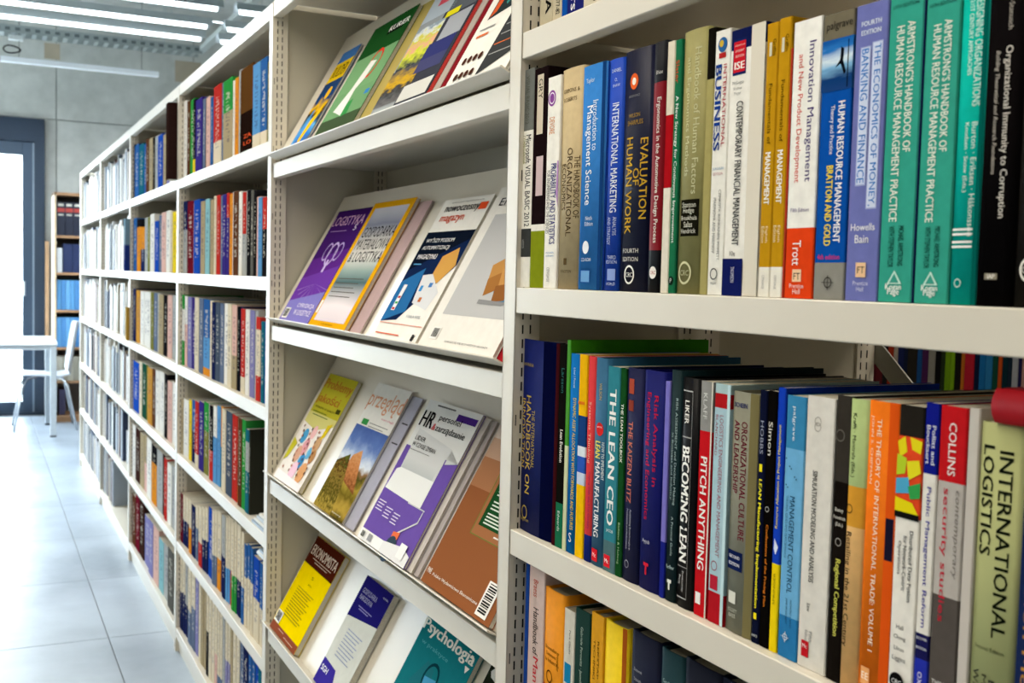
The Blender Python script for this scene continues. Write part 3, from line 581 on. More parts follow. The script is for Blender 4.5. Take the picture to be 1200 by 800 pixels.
c_(791.5, 812, 670, 442, '#0c0c0e', [('r', 'BECOMING LEAN', .30, .80, .36, .46, '#f0efea', .035), ('r', 'LIKER', .10, .20, .36, .26, '#e8e6e0', .02), ('b', .055, .06, .08, .66, '#ccc'), ('b', .255, .26, .08, .66, '#aaa'), ('b', .055, .96, .66, .675, '#aaa'), ('b', .955, .96, .08, .66, '#aaa'), ('b', .82, .823, .08, .66, '#aaa'), ('r', 'Productivity', .84, .93, .44, .12, '#ccc'), ('r', 'Press', .86, .90, .26, .12, '#ccc')], dict(hard=True, rnd=.002, rough=.2), 'glossy black hardback with bold white title and thin white frame')
c_(813, 828, 690, 446, [(0, .21, '#8e8e8c'), (.21, .9, '#c41a22'), (.9, 1, '#c41a22')], [('r', 'PITCH ANYTHING', .32, .80, .46, .5, '#f2eee8', .02), ('r', 'KLAFF', .05, .16, .42, .3, '#dcdcd8'), ('b', .90, .95, .15, .55, '#f0ece8'), ('b', 0, 1, .9, 1, '#e2dcd0')], dict(), 'red book with grey top and white capitals')
c_(829, 848, 700, 449, [(0, .04, '#a9c4c8'), (.04, .1, '#b01c22'), (.1, .87, '#a9c8d4'), (.87, 1, '#b01c26')], [('r', 'LOGISTICS ENGINEERING AND MANAGEMENT', .13, .72, .5, .24, '#a06070'), ('r', 'BLANCHARD', .13, .30, .2, .16, '#a06070'), ('b', .80, .86, .12, .6, '#b8283c'), ('O', .76, .35, .2, '#a06070'), ('b', 0, 1, .82, 1, '#c4dfe6')], dict(), 'pale blue textbook with red bands at head and foot')
c_(849, 880, 710, 459, '#7f7f70', [('h', 'SCHEIN', .055, .06, .6, '#1c2a68', .02), ('r', 'ORGANIZATIONAL CULTURE', .12, .61, .52, .22, '#6a1c30', .012), ('r', 'AND LEADERSHIP', .12, .42, .22, .22, '#6a1c30', .012), ('b', .66, .74, .0, .62, '#14204e'), ('h', 'SECOND', .685, .08, .52, '#e8e8f0', .02), ('h', 'EDITION', .715, .08, .52, '#e8e8f0', .02), ('b', .83, .88, .12, .42, '#d8d8cc'), ('h', 'JOSSEY', .91, .1, .5, '#c8c8b8'), ('h', 'BASS', .93, .16, .44, '#c8c8b8'), ('b', 0, 1, .72, 1, '#7c744e')], dict(hard=True, rnd=.002), 'grey olive hardback with dark red title and navy edition panel')
c_(880.5, 889.5, 720, 456, '#10152e', [('r', 'HOBBS', .12, .25, .5, .42, '#9aa0b4'), ('b', .29, .32, .3, .7, '#f0e020'), ('r', 'LEAN Manufacturing Implementation', .35, .86, .5, .52, '#f0e428', .03), ('b', .88, .905, .3, .7, '#f0e020'), ('h', 'APICS', .97, .1, .9, '#ddd', .02)], dict(), 'slim dark navy book with bright yellow bold lettering')
c_(889.5, 901, 725, 457, '#0c0a09', [('r', 'Simon', .12, .25, .45, .42, '#e0dcd4', .006), ('r', 'Confessions of the Pricing Man', .52, .84, .45, .3, '#d87820', .02), ('O', .46, .4, .2, '#ccc')], dict(), 'slim black book with orange lettering on the middle shelf')
c_(901, 910.5, 730, 453, [(0, .665, '#1840b8'), (.665, 1, '#f2d414')], [('R', 'Resource Allocation in Project Management', .14, .53, .5, .38, '#f0e040', .015), ('p', [(.3, .57), (.8, .60), (.5, .63), (.25, .61)], '#dfe8f8'), ('R', 'SPRINGER', .70, .82, .5, .24, '#7a6a10')], dict(), 'blue book with a bright yellow lower third')
c_(911.5, 934.5, 735, 463, [(0, .20, '#3a86b4'), (.20, .84, '#6fb0dc'), (.84, 1, '#2c78b0')], [('r', 'palgrave', .04, .17, .42, .2, '#e4f0f6'), ('r', 'MANAGEMENT CONTROL', .38, .75, .5, .26, '#204a6c', .004), ('r', 'THEORIES, ISSUES AND PERFORMANCE', .38, .62, .22, .12, '#2f5f84'), ('r', 'ANTHONY J. BERRY', .77, .88, .62, .12, '#1c4060'), ('r', 'JANE BROADBENT', .77, .87, .4, .12, '#1c4060'), ('O', .92, .4, .12, '#e8f2f8'), ('b', .90, .94, .39, .41, '#e8f2f8'), ('b', .919, .921, .2, .6, '#e8f2f8')] + [('o', .24+.018*i+.01*(i % 2), .12+.14*(i % 5)+.05*(i % 2), .03, '#1c4060') for i in range(7)], dict(), 'light blue textbook with a darker blue head and foot')
c_(934.5, 968, 745, 464, '#dedad2', [('O', .09, .42, .12, '#aaa59c'), ('O', .11, .42, .12, '#aaa59c'), ('r', 'SIMULATION MODELING AND ANALYSIS', .27, .68, .40, .17, '#3a3836', .012), ('r', 'Law', .76, .79, .36, .12, '#444'), ('r', 'Fifth', .86, .90, .46, .1, '#888'), ('r', 'Edition', .86, .91, .32, .1, '#888'), ('b', .90, .96, .16, .42, '#c41c28'), ('h', 'Mc', .92, .2, .36, '#fff')], dict(), 'wide plain white textbook with thin black title')
c_(968.5, 986.5, 755, 462, [(0, .30, '#37332e'), (.30, 1, '#16120f')], [('h', 'Batey', .40, .2, .75, '#dcd6cc', .01), ('h', 'Friedrich', .425, .1, .9, '#dcd6cc', .01), ('h', '(Eds.)', .45, .25, .75, '#dcd6cc', .01), ('O', .51, .5, .2, '#a8a29a'), ('r', 'Regional Competition', .57, .84, .5, .42, '#dcd860', .02), ('O', .14, .35, .3, '#6a655e')], dict(), 'black brown book with pale yellow title on the middle shelf')
c_(987, 1013, 580, 467, [(0, .30, '#a8bc80'), (.30, .44, '#d89a34'), (.44, 1, '#e8b878')], [('r', 'Krafft · Mantrala (Eds.)', .05, .27, .42, .22, '#26301c', .004), ('r', 'Retailing in the 21st Century', .46, .86, .36, .3, '#2a2418', .008), ('O', .38, .35, .16, '#33301c')], dict(rnd=.002, ytx=998), 'green topped book shading to orange and peach')
c_(1013.5, 1049, 580, 471, '#e2701c', [('r', 'THE THEORY OF INTERNATIONAL TRADE: VOLUME 1', .06, .84, .40, .16, '#f6e2c8', .004), ('r', 'JOHN S. CHIPMAN', .05, .28, .14, .12, '#f2dcc0'), ('b', .90, .96, .1, .42, '#f0a868'), ('h', 'EE', .93, .14, .38, '#fff0e0'), ('b', .0, 1, .72, 1, '#e85a18'), ('b', .38, .52, .74, .98, '#1c1a30')], dict(rnd=.0015, ytx=1034), 'wide orange hardback with cream lettering running down')
c_(1049.5, 1079, 580, 475, [(0, .1, '#26231f'), (.1, .36, '#e84c28'), (.36, 1, '#ece8e0')],
   [('p', [(.0, .12), (.3, .10), (.4, .15), (.1, .17)], '#e8d820'), ('p', [(.5, .10), (1, .11), (.95, .15), (.6, .14)], '#e8d820'), ('p', [(.0, .16), (.4, .17), (.35, .22), (.0, .23)], '#b8d030'), ('p', [(.4, .18), (.9, .17), (1, .21), (.5, .24)], '#e8dc28'), ('p', [(.0, .24), (.5, .23), (.6, .28), (.0, .29)], '#50a8d0'), ('p', [(.5, .26), (1, .24), (1, .29), (.6, .30)], '#38a050'), ('p', [(0, .30), (.7, .31), (1, .35), (0, .35)], '#e8d818'), ('b', .345, .365, 0, 1, '#141414'),
    ('r', 'Distributed Data Fusion', .40, .63, .74, .15, '#222', .012), ('r', 'for Network-Centric', .42, .60, .5, .15, '#222', .012), ('r', 'Operations', .44, .55, .27, .15, '#222', .012), ('h', 'Hall', .72, .3, .6, '#222', .01), ('h', 'Chong', .755, .22, .7, '#222', .01), ('h', 'Llinas', .79, .26, .66, '#222', .01), ('h', 'Liggins', .825, .2, .74, '#222', .01), ('o', .90, .42, .3, '#111'), ('h', 'CRC', .90, .22, .62, '#eee')], dict(ytx=1062), 'white book with a brightly patterned multicoloured upper third')
c_(1079.5, 1097, 580, 472, [(0, .22, '#141c84'), (.22, .72, '#e6e2da'), (.72, .80, '#1c1c50'), (.80, 1, '#2834a8')], [('r', 'Pollitt and', .07, .19, .7, .26, '#eef0f6', .01), ('r', 'Bouckaert', .07, .19, .32, .26, '#eef0f6', .01), ('r', 'Public Management Reform', .26, .70, .5, .38, '#3a389c', .004), ('h', 'SECOND', .735, .12, .88, '#e8e8f0'), ('h', 'EDITION', .765, .12, .88, '#e8e8f0'), ('r', 'OXFORD', .84, .95, .5, .3, '#e8e8f4')], dict(ytx=1088), 'white book with royal blue head and foot, title in blue')
c_(1097.5, 1130, 580, 476, [(0, .23, '#c01c22'), (.23, .58, '#b8b2ac'), (.58, 1, '#56504c')], [('r', 'COLLINS', .05, .21, .5, .28, '#f4ece8', .01), ('r', 'contemporary', .25, .52, .76, .2, '#77706c', 0, .2), ('r', 'security studies', .25, .66, .34, .28, '#c42c40', .006), ('h', 'THIRD', .85, .15, .7, '#e4e0dc', .01), ('h', 'EDITION', .88, .12, .8, '#e4e0dc', .01)], dict(ytx=1112), 'grey textbook with a red head and red lowercase title')
c_(1130.5, 1144.5, 580, 478, photo_mat([(0, '#c9c2ba'), (.2, '#1c1a1a'), (.4, '#a8a29c'), (.55, '#1a1818'), (.65, '#d8d2ca'), (.75, '#121212'), (1, '#121212')], 3, .1), [], dict(ytx=1136), 'narrow black and grey photographic spine before the khaki textbook')
c_(1145, 1197, 580, 497, photo_mat([(0, '#a8ac78'), (.3, '#b9bd8e'), (.5, '#8e9456'), (.7, '#c3c69c'), (1, '#a8ac74')], 1.6, .5, 2), [('r', 'INTERNATIONAL', .08, .64, .64, .31, '#151a10', .014), ('r', 'LOGISTICS', .07, .40, .22, .28, '#151a10', .014), ('h', 'Second Edition', .68, .1, .8, '#333a22'), ('r', 'Wood', .78, .90, .76, .14, '#222'), ('r', 'Barone', .77, .91, .56, .14, '#222'), ('r', 'Murphy', .76, .91, .36, .14, '#222'), ('r', 'Wardlow', .75, .91, .17, .14, '#222')], dict(ytx=1172, rnd=.002), 'wide mottled khaki textbook with large dark serif title, right edge')
c_(1198, 1240, 600, 505, '#1c2a54', [('r', 'Decision Models', .30, .9, .3, .2, '#c08a3a', .01)], dict(ytx=1220), 'navy book with orange lettering cut off at the right edge')
for s in Cc:
    pass
row(LEV[2], .012, Cc, D=.185)
# the red book lying across the tops at the right
p = col_at(1166, 497, .03); zt = max(col_at(1166, 459, .03).z, 0)
zb = LEV[2] + (col_at(1172, 497, .012).z-LEV[2]) + .001
hh = col_at(1166, 459, .01).z - zb
p = col_at(1167, 478, .01)
mwr = Matrix(((0, 0, -1, .005), (0, 1, 0, 0), (1, 0, 0, 0), (0, 0, 0, 1)))
mwr = Matrix.Translation((.005, p.y-.24, zb)) @ Matrix(((0, 0, -1, 0), (0, 1, 0, 0), (1, 0, 0, 0), (0, 0, 0, 1)))
rb = make_book(None, max(hh, .024), .24, .17, [(0, 1, '#8c1018')], 'red bound book lying flat across the book tops at the right', rnd=.005, hard=True, mw=mwr)
prints('spine_print', rb, max(hh, .024), .24, [('R', 'WEISSMAN', .10, .34, .5, .28, '#c8a090', .01)], bulge=.005, local=Matrix.Translation((max(hh, .024), .24, 0)) @ Matrix.Rotation(PI, 4, 'Z'))

Dd = []
def d_(*a): Dd.append(a)
hz = lambda pt: pt
d_(613, 617.5, 790, 655, '#1c3f88', [], {}, 'narrow blue book at the left end of the lower shelf')
d_(617.5, 635.5, 790, 662, '#c9b2aa', [('r', 'Braess', .07, .15, .45, .3, '#b04838', .004), ('r', 'Handbook of', .20, .42, .5, .34, '#2c2422', .006), ('r', 'Manufacturing', .43, .85, .5, .42, '#c03038', .01)], dict(ytx=628, hard=True), 'pale pink book with red and black lettering, lower shelf')
d_(635.5, 659, 790, 691, [(0, .48, '#dd8c1c'), (.48, 1, '#c83420')], [('r', 'Bronsteller', .29, .38, .75, .1, '#4a2c08'), ('h', 'Bronsteller', .29, .1, .7, '#4a2c08'), ('h', 'Commons', .32, .14, .66, '#4a2c08'), ('h', 'de Industrie', .35, .08, .75, '#4a2c08'), ('O', .43, .35, .16, '#4a2c08')], dict(ytx=646, hard=True, rnd=.002, page='#8d8670'), 'orange hardback with a red foot on the lower shelf')
d_(659.5, 672, 790, 714, '#cfcabc', [('r', 'Para Gladis', .10, .22, .6, .16, '#444'), ('b', .27, .37, .15, .75, '#1c7ca8'), ('r', 'TRANSPORTOWE', .42, .8, .3, .28, '#2c8cb8', .02), ('r', 'W RUCH SYSTEM', .42, .8, .65, .28, '#2c8cb8', .02)], dict(ytx=666, page='#8d8670'), 'white book with a blue emblem on the lower shelf')
d_(672.5, 690, 790, 715, [(0, .48, '#12342c'), (.48, 1, '#4f9a28')], [('r', 'Gabriele Perowitz · Jasmila CH', .08, .4, .45, .2, '#b8c8b8')], dict(ytx=682, hard=True, page='#8d8670'), 'dark green hardback with a light green foot')
d_(691, 706, 795, 720, [(0, 1, '#d89a1c')], [('r', 'REKSTAP · SZULWITROM', .12, .6, .62, .14, '#5a3c08', .01), ('r', 'TECHNIKI · BADANIA 2001', .12, .6, .32, .14, '#5a3c08', .01)], dict(ytx=700, hard=True, page='#8d8670'), 'amber yellow book with tiny dark print, lower shelf')
d_(706.5, 732, 795, 730, [(0, 1, '#e0c01c')], [('r', 'POJĘCIA', .30, .55, .2, .14, '#6a5a10'), ('b', 0, 1, .84, 1, '#a8541c')], dict(ytx=718, hard=True, rnd=.002, page='#8d8670'), 'bright yellow hardback on the lower shelf')
d_(738, 772, 800, 745, '#10142a', [('h', 'Zezaurek', .16, .1, .42, '#a8a8b0'), ('h', 'Schriefs', .20, .12, .4, '#a8a8b0')], dict(ytx=755, hard=True, rnd=.002, page='#8d8670'), 'wide navy hardback on the lower shelf')
d_(773, 800, 805, 764, '#17343a', [('h', 'Gerdieset', .13, .1, .7, '#9ab0ae'), ('h', 'Metoda', .17, .14, .62, '#9ab0ae'), ('h', 'Preferencje', .21, .1, .7, '#9ab0ae')], dict(ytx=786, hard=True, rnd=.002, page='#8d8670'), 'dark teal green hardback on the lower shelf')
d_(801, 845, 815, 779, '#0e1222', [('h', 'Lexicon', .14, .1, .5, '#8890a0')], dict(ytx=820, hard=True, rnd=.002, page='#8d8670'), 'blackish navy hardback, rightmost visible on the lower shelf')
d_(846, 880, 820, 800, '#12182a', [], dict(ytx=860, hard=True, page='#8d8670'), 'dark hardback right of the blackish navy one, lower shelf')
row(LEV[3], .012, Dd, D=.17)

# books standing on the next row, seen through the gap
gc = ['#141420', '#15191c', '#24211e', '#4a1018', '#5a1c20', '#1c1c1c', '#a8341c', '#b0a090', '#1c2450', '#18203a', '#2a2620', '#1c4a80', '#46204a', '#8c887c', '#141414', '#26321c', '#6f9a14', '#7aa818', '#191814', '#c06a20', '#b82030', '#101c38', '#1c6aa8', '#2a7ab0', '#184a3a', '#c8501c', '#103038', '#1c2c3a', '#a8aab0', '#24204a', '#b88a80', '#c2bcb0', '#2c4a6a', '#7a1c20']
gn = ['black', 'grey black', 'charcoal', 'maroon', 'wine red', 'pitch black', 'orange red', 'beige', 'indigo', 'navy', 'dark brown', 'blue', 'plum', 'grey', 'jet black', 'moss green', 'lime green', 'bright lime', 'dark', 'orange', 'crimson', 'midnight blue', 'azure', 'sky blue', 'bottle green', 'rust orange', 'petrol', 'slate', 'silver', 'violet', 'dusty pink', 'off-white', 'steel blue', 'brick red']
t = thing('bookcase', 'white steel bookcase standing in the next row, seen through the gap', 'bookcase', (0, 0, 0), 'row of white steel bookcases')
GX = 1.55
for z in (1.3205, 1.007, .699): shelf(t, -.4, 1.5, z, x0=GX-.02)
boxo('back_panel', (GX+.27, GX+.275, -.4, 1.5, .0, TOP), STEELD, t); boxo('post', (GX-.02, GX+.02, 1.5, 1.533, 0, TOP), STEEL, t); boxo('post', (GX-.02, GX+.02, -.433, -.4, 0, TOP), STEEL, t)
dk = lambda h: '#'+''.join('%02x' % int(int(h[q:q+2], 16)*.72) for q in (1, 3, 5))  # darkens cover colours to paint in the shade behind the gap
x = 986.0; i = 0
while x < 1236 and i < 34:
    wpx = [14, 7, 9, 10, 8, 6, 8, 6, 9, 5][i % 10]*(1.0 if i < 6 else .82)
    yl = col_at(x, 430, GX).y; yr_ = col_at(x+wpx, 430, GX).y
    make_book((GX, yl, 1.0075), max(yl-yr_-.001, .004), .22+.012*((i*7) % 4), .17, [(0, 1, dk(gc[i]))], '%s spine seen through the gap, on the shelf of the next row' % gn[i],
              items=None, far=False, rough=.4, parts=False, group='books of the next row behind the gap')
    x += wpx; i += 1

# ------------------------------------------------------------------ distant books, bookcases left of the magazine rack
PAL = {'k': ('#1a1a1e', 'black'), 'b': ('#2f5f9c', 'blue'), 'B': ('#1f4aa8', 'royal blue'), 'n': ('#1d2550', 'navy'), 'w': ('#e6e3dc', 'white'), 'c': ('#d9cdb4', 'cream'),
       'g': ('#2f8f3f', 'green'), 'G': ('#1d4a3a', 'dark green'), 'r': ('#b8322c', 'red'), 'R': ('#6a1826', 'maroon'), 'o': ('#d88a2c', 'orange'), 'O': ('#c08a3c', 'ochre'),
       'y': ('#dfc32c', 'yellow'), 'p': ('#3a2f7c', 'purple'), 'P': ('#d8b0a4', 'pink'), 's': ('#62708a', 'slate'), 'S': ('#4a5668', 'dark slate'), 'd': ('#3a2420', 'dark brown'),
       'D': ('#5a3826', 'brown'), 't': ('#86b8c0', 'light teal'), 'T': ('#1f6478', 'teal'), 'e': ('#a89878', 'beige'), 'l': ('#7f7cab', 'lilac'), 'a': ('#a8aaa8', 'grey'), 'A': ('#5c5c58', 'dark grey'), 'L': ('#5a94c8', 'light blue'), 'v': ('#7a7a3c', 'olive'), 'x': ('#2c2d26', 'dark olive')}
ORD = ['first', 'second', 'third', 'fourth', 'fifth', 'sixth', 'seventh', 'eighth', 'ninth', 'tenth', 'eleventh', 'twelfth', 'thirteenth', 'fourteenth', 'fifteenth', 'sixteenth', 'seventeenth', 'eighteenth', 'nineteenth', 'twentieth', 'twenty-first', 'twenty-second', 'twenty-third', 'twenty-fourth', 'twenty-fifth', 'twenty-sixth', 'twenty-seventh', 'twenty-eighth', 'twenty-ninth', 'thirtieth', 'thirty-first', 'thirty-second', 'thirty-third', 'thirty-fourth', 'thirty-fifth', 'thirty-sixth', 'thirty-seventh', 'thirty-eighth', 'thirty-ninth', 'fortieth']
ROWN = ['top', 'second', 'third', 'fourth', 'fifth', 'bottom']
def far_row(bay, ri, ox, oy, sc, yref, text, x=.014, D=.2):
    z = LEV[ri]; bn = 'the bookcase left of the magazine rack' if bay == 1 else 'the second bookcase from the magazine rack'
    specs = []
    for s in [s.strip() for s in text.split(';') if s.strip()]:
        f = s.split(); l, r_ = [float(v) for v in f[0].split('-')]
        if ri >= 4 and bay == 1 and (r_-l) > 15 and f[2][0] in 'ceab':     # bound journals come in pairs
            m_ = (l+r_)/2; specs += ['%g-%g %s %s' % (l, m_, f[1], f[2]), '%g-%g %s %s' % (m_, r_, f[1], f[2])]
        else: specs.append(s)
    for i, s in enumerate(specs):
        f = s.split(); l, r_ = [float(v) for v in f[0].split('-')]; top = float(f[1]); bands = f[2]
        pl, pr = ox+l/sc, ox+r_/sc; yl = col_at(pl, yref, x).y; yr_ = col_at(pr, yref, x).y
        yl = min(yl, L*(bay+1)-PW-.001); yr_ = max(yr_, L*bay+.001)
        if yl-yr_ < .003: continue
        h = min(max(col_at((pl+pr)/2, oy+top/sc, x).z - z, .17), .278)
        bd = []; nm = PAL[bands[0]][0]; t0 = 0
        parts_ = bands.split('/'); lab = PAL[parts_[0][0]][1]
        for q in range(len(parts_)):
            t1 = float(parts_[q+1][1:]) if q+1 < len(parts_) else 1.0
            bd.append((t0, t1, PAL[parts_[q][0]][0])); t0 = t1
        if len(parts_) > 1 and parts_[-1][0] != parts_[0][0]: lab += ' and '+PAL[parts_[-1][0]][1]
        side = ORD[i]+' from the left'
        make_book((x+.006*((i*5) % 4)/3, yl-.0004, z+.0005), yl-yr_-.0008, h, D-.01*((i*3) % 4), bd, '%s book, %s, %s shelf, %s' % (lab, side, ROWN[ri], 'bookcase left of the magazines' if bay == 1 else 'second bookcase left of the magazines'),
                  far=True, parts=False, group='books in '+bn, page='#c9c0ac')
far_row(1, 0, 200, 60, 5.717, 150, '46-82 345 O; 82-103 335 w; 103-120 335 D; 120-150 322 g; 150-163 325 k/y.8; 163-206 320 p; 207-222 320 s; 222-237 320 k; 238-262 310 P; 262-277 310 b; 278-326 230 r/c.7; 328-352 210 s; 352-410 190 g/e.4; 410-420 200 w; 420-440 180 o; 440-465 125 a; 548-595 85 L/c.83; 595-635 50 b/c.83; 636-653 70 v')
_a = col_at(281.5, 150, .016).y; _b = col_at(295.8, 150, .016).y
make_book((.016, _a, LEV[0]+.0005), _a-_b-.001, col_at(288, 79, .016).z-LEV[0], .2, [(0, .52, photo_mat([(0, '#5a3a1c'), (.3, '#a87a44'), (.5, '#3a2416'), (.7, '#b88a54'), (1, '#4a3020')], 6, .4)), (.52, 1, '#1e120e')],
          'dark brown book with orange capitals on the top shelf, bookcase left of the magazines', items=[('H', 'ZA', .80, .3, .9, .045, '#d8542c', .02), ('H', 'LO', .88, .3, .9, .045, '#d8542c', .02)])
far_row(1, 1, 200, 200, 5.717, 280, '55-75 205 n; 75-104 205 n/a.4; 104-140 205 R; 140-154 215 P; 154-195 195 B; 196-222 205 e; 222-250 190 t; 250-265 190 d; 265-284 195 e; 284-297 170 c; 297-320 165 r; 320-345 165 s; 345-368 160 p; 368-384 150 r/p.3; 384-400 155 o; 400-418 140 w; 418-450 138 D; 450-470 140 w; 470-490 145 r/a.5; 490-510 135 a; 510-530 130 k; 530-545 132 A; 545-560 130 k; 560-585 175 P; 585-608 180 L; 608-634 180 r/k.4')
far_row(1, 2, 200, 340, 5.717, 400, '60-90 30 g/w.2/g.65; 90-105 40 w/P.4; 105-130 45 l; 130-160 50 p; 160-185 50 c; 185-210 55 s; 210-250 60 b/L.5/o.9; 250-275 70 c; 275-295 80 n; 295-320 82 S; 320-345 88 s; 345-380 90 w; 380-405 95 c; 405-435 100 P/e.6; 435-452 110 k; 452-470 112 n; 470-495 125 r/c.8; 495-520 130 w; 520-550 135 l; 550-568 140 a; 572-598 180 r/c.15/r.7; 600-618 210 T; 618-640 212 b')
far_row(1, 3, 200, 470, 5.333, 540, '50-75 -15 e; 75-105 -12 w; 105-120 -10 y; 120-150 -5 b/n.5; 150-170 0 r/c.8; 170-198 2 p; 198-224 5 g/v.4; 225-240 20 w; 240-260 25 k/r.6; 260-280 30 w/L.4; 280-300 30 L; 300-318 32 o/T.5; 318-340 50 c; 340-375 65 S; 375-405 85 r; 405-420 100 e/o.8; 420-440 105 D; 440-462 115 g')
# last upright volume with its dark board towards the viewer
far_row(1, 3, 200, 470, 5.333, 545, '466-485 175 T/a.15/T.5; 485-491 176 x')
far_row(1, 4, 200, 590, 3.81, 690, '38-50 -5 R; 50-70 -2 c/n.5; 70-88 2 c/o.5; 88-103 5 n; 103-122 8 c/s.4; 122-135 12 c/r.6; 135-156 16 c/n.5; 158-182 20 B; 182-200 28 c/s.6; 200-215 33 c/o.6; 215-240 50 a/n.5; 240-256 58 c/L.6; 256-270 68 c/r.6; 270-288 78 c/g.6; 288-303 95 c/n.6; 303-324 125 c/b.6; 324-345 180 b/c.4; 345-365 195 b/c.4; 365-390 240 B/c.5; 390-414 265 b/c.55')
far_row(1, 5, 200, 590, 3.81, 760, '38-58 220 c/n.5; 58-75 235 a/n.6; 75-88 250 c/s.6; 88-103 270 c/s.5; 103-116 290 l; 116-132 305 c; 132-150 320 e; 150-166 345 c/k.5; 166-188 370 c; 188-205 395 c/P.6; 205-222 420 c/s.8; 222-240 450 a; 240-258 480 c/l.5; 258-275 500 e; 275-300 540 c/n.8; 300-325 590 s; 325-345 620 n; 345-370 660 b/o.5/b.6; 370-392 700 B; 392-414 740 T')
far_row(2, 0, 85, 60, 5, 185, '350-362 550 k; 362-385 548 b; 385-410 545 T; 410-430 542 b; 430-446 515 D; 446-465 510 e; 465-475 505 k; 475-500 495 a; 500-528 490 B; 528-545 488 e; 545-560 485 l; 560-590 480 w')
far_row(2, 1, 85, 180, 5, 280, '348-375 380 b; 375-395 385 k/o.15; 395-415 430 o/n.5; 415-440 375 a; 440-452 372 v; 452-475 355 w; 475-498 395 B; 498-522 360 s; 522-545 345 P; 545-568 335 w; 568-577 336 c; 577-597 340 y')
far_row(2, 2, 85, 340, 5, 380, '350-368 -10 n; 370-392 0 O; 392-412 5 w; 412-432 8 w; 432-455 10 w; 455-470 12 v; 470-488 15 s; 488-505 18 a; 505-530 25 e; 530-550 28 k; 550-575 30 P; 575-596 30 a')
far_row(2, 3, 85, 340, 5, 470, '355-388 418 B; 388-402 420 c; 402-425 430 G; 425-440 440 v; 440-465 455 O; 465-480 460 D; 480-500 470 w; 500-518 475 w; 518-535 480 w; 535-550 490 k; 550-575 535 P; 575-596 540 w')
far_row(2, 4, 85, 480, 5, 570, '350-366 85 w; 366-390 110 d; 390-412 140 e; 412-435 150 e/P.5; 435-460 170 w; 460-488 210 k/o.3; 488-520 240 a; 520-536 265 k; 536-552 285 r; 552-575 315 w; 575-592 330 a')
far_row(2, 5, 85, 540, 5, 660, '346-366 195 D; 366-386 200 R; 386-410 210 d; 414-445 330 l; 445-470 350 l; 470-500 390 P; 500-525 460 t; 525-558 500 a; 558-590 520 A')
# wide dark board: the last book of that row stands with its cover free, and papers lie before it
make_book((-.028, 2.665, LEV[0]+.0005), .055, .262, .2, [(0, 1, '#2c1c1a')], 'dark brown volume poking out beside the post, top shelf, far end of the first bookcase', parts=False)
for i, (dz, c) in enumerate(((0, '#8fa0b4'), (.007, '#dcdad4'), (.014, '#b8c4d0'), (.021, '#e6e2da'))):
    bm = bmesh.new(); box(bm, .004+.004*i, .20, L+.006, L+.145-.01*i, LEV[3]+.0008+dz if True else 0, LEV[3]+.0068+dz)
    bmesh.ops.translate(bm, verts=bm.verts, vec=(0, 0, 0))
    tag(finish('journal', bm, [mat(c, .4)]), ['bluish journal at the bottom of the flat pile at the end of the fourth shelf', 'white journal, second from the bottom of the flat pile, fourth shelf', 'pale blue journal, third from the bottom of the flat pile, fourth shelf', 'cream journal on top of the flat pile at the end of the fourth shelf'][i], 'journal', 'flat pile of journals')
for i in range(3):
    zt_ = LEV[4]+.232+.006*i
    bm = bmesh.new(); box(bm, .012, .19, L+.01, L+.12-.012*i, zt_, zt_+.0055)
    tag(finish('journal', bm, [mat(['#c9d4dc', '#e2e0da', '#9fb4c8'][i], .3)]), ['glossy white-blue journal lying lowest on the blue headed volumes', 'white journal lying between two others on the blue headed volumes', 'pale blue journal lying uppermost on the blue headed volumes'][i], 'journal', 'journals lying on the fifth shelf books')
# two volumes poking out beside the post of the second bookcase
make_book((-.02, 3.925, LEV[1]+.0005), .055, .235, .2, [(0, .5, '#6f8a98'), (.5, 1, '#1c2f6c')], 'grey and navy volume poking out beside the post, second shelf of far bookcase', far=True, parts=False)
make_book((-.012, 3.92, LEV[2]+.0005), .045, .15, .18, [(0, 1, '#a88438')], 'short ochre volume poking out beside the post, third shelf of far bookcase', far=True, parts=False)
# third and fourth bookcases: too far to count
bm = bmesh.new(); pal = ['#e6e4de', '#d8d6d0', '#b8bcc0', '#8a94a0', '#c9c0ac', '#44505c', '#e8e8e6', '#2a3a5a', '#9a8a70', '#5c3a30', '#dcdcd8', '#262a30']
ms = [mat(c, .45, var=.0) for c in pal]
for bay in (3, 4):
    for ri, z in enumerate(LEV):
        y = L*bay+.02
        while y < L*(bay+1)-PW-.03:
            w = random.uniform(.012, .04); h = random.uniform(.2, .26)
            if bay == 3 and ri == 5 and y < L*bay+.75: y += w; continue
            if bay == 3 and ri == 4 and y < L*bay+.35: y += w; continue
            i = random.randrange(len(pal))
            if ri >= 3 and random.random() < .5: i = random.choice([3, 5, 7, 8, 9, 11])
            box(bm, .014+random.uniform(0, .012), .2, y, y+w-.001, z+.0005, z+h, i); y += w
o = finish('book_run', bm, ms); tag(o, 'blurred bright books filling the two farthest bookcases of the row', 'books', kind='stuff')
be = boxo('bookend', (.03, .2, L*3+.02, L*3+.32, LEV[4]+.0005, LEV[4]+.16), mat('#8d9092', .5)); tag(be, 'grey box file standing on the fifth shelf of the third bookcase', 'box file')

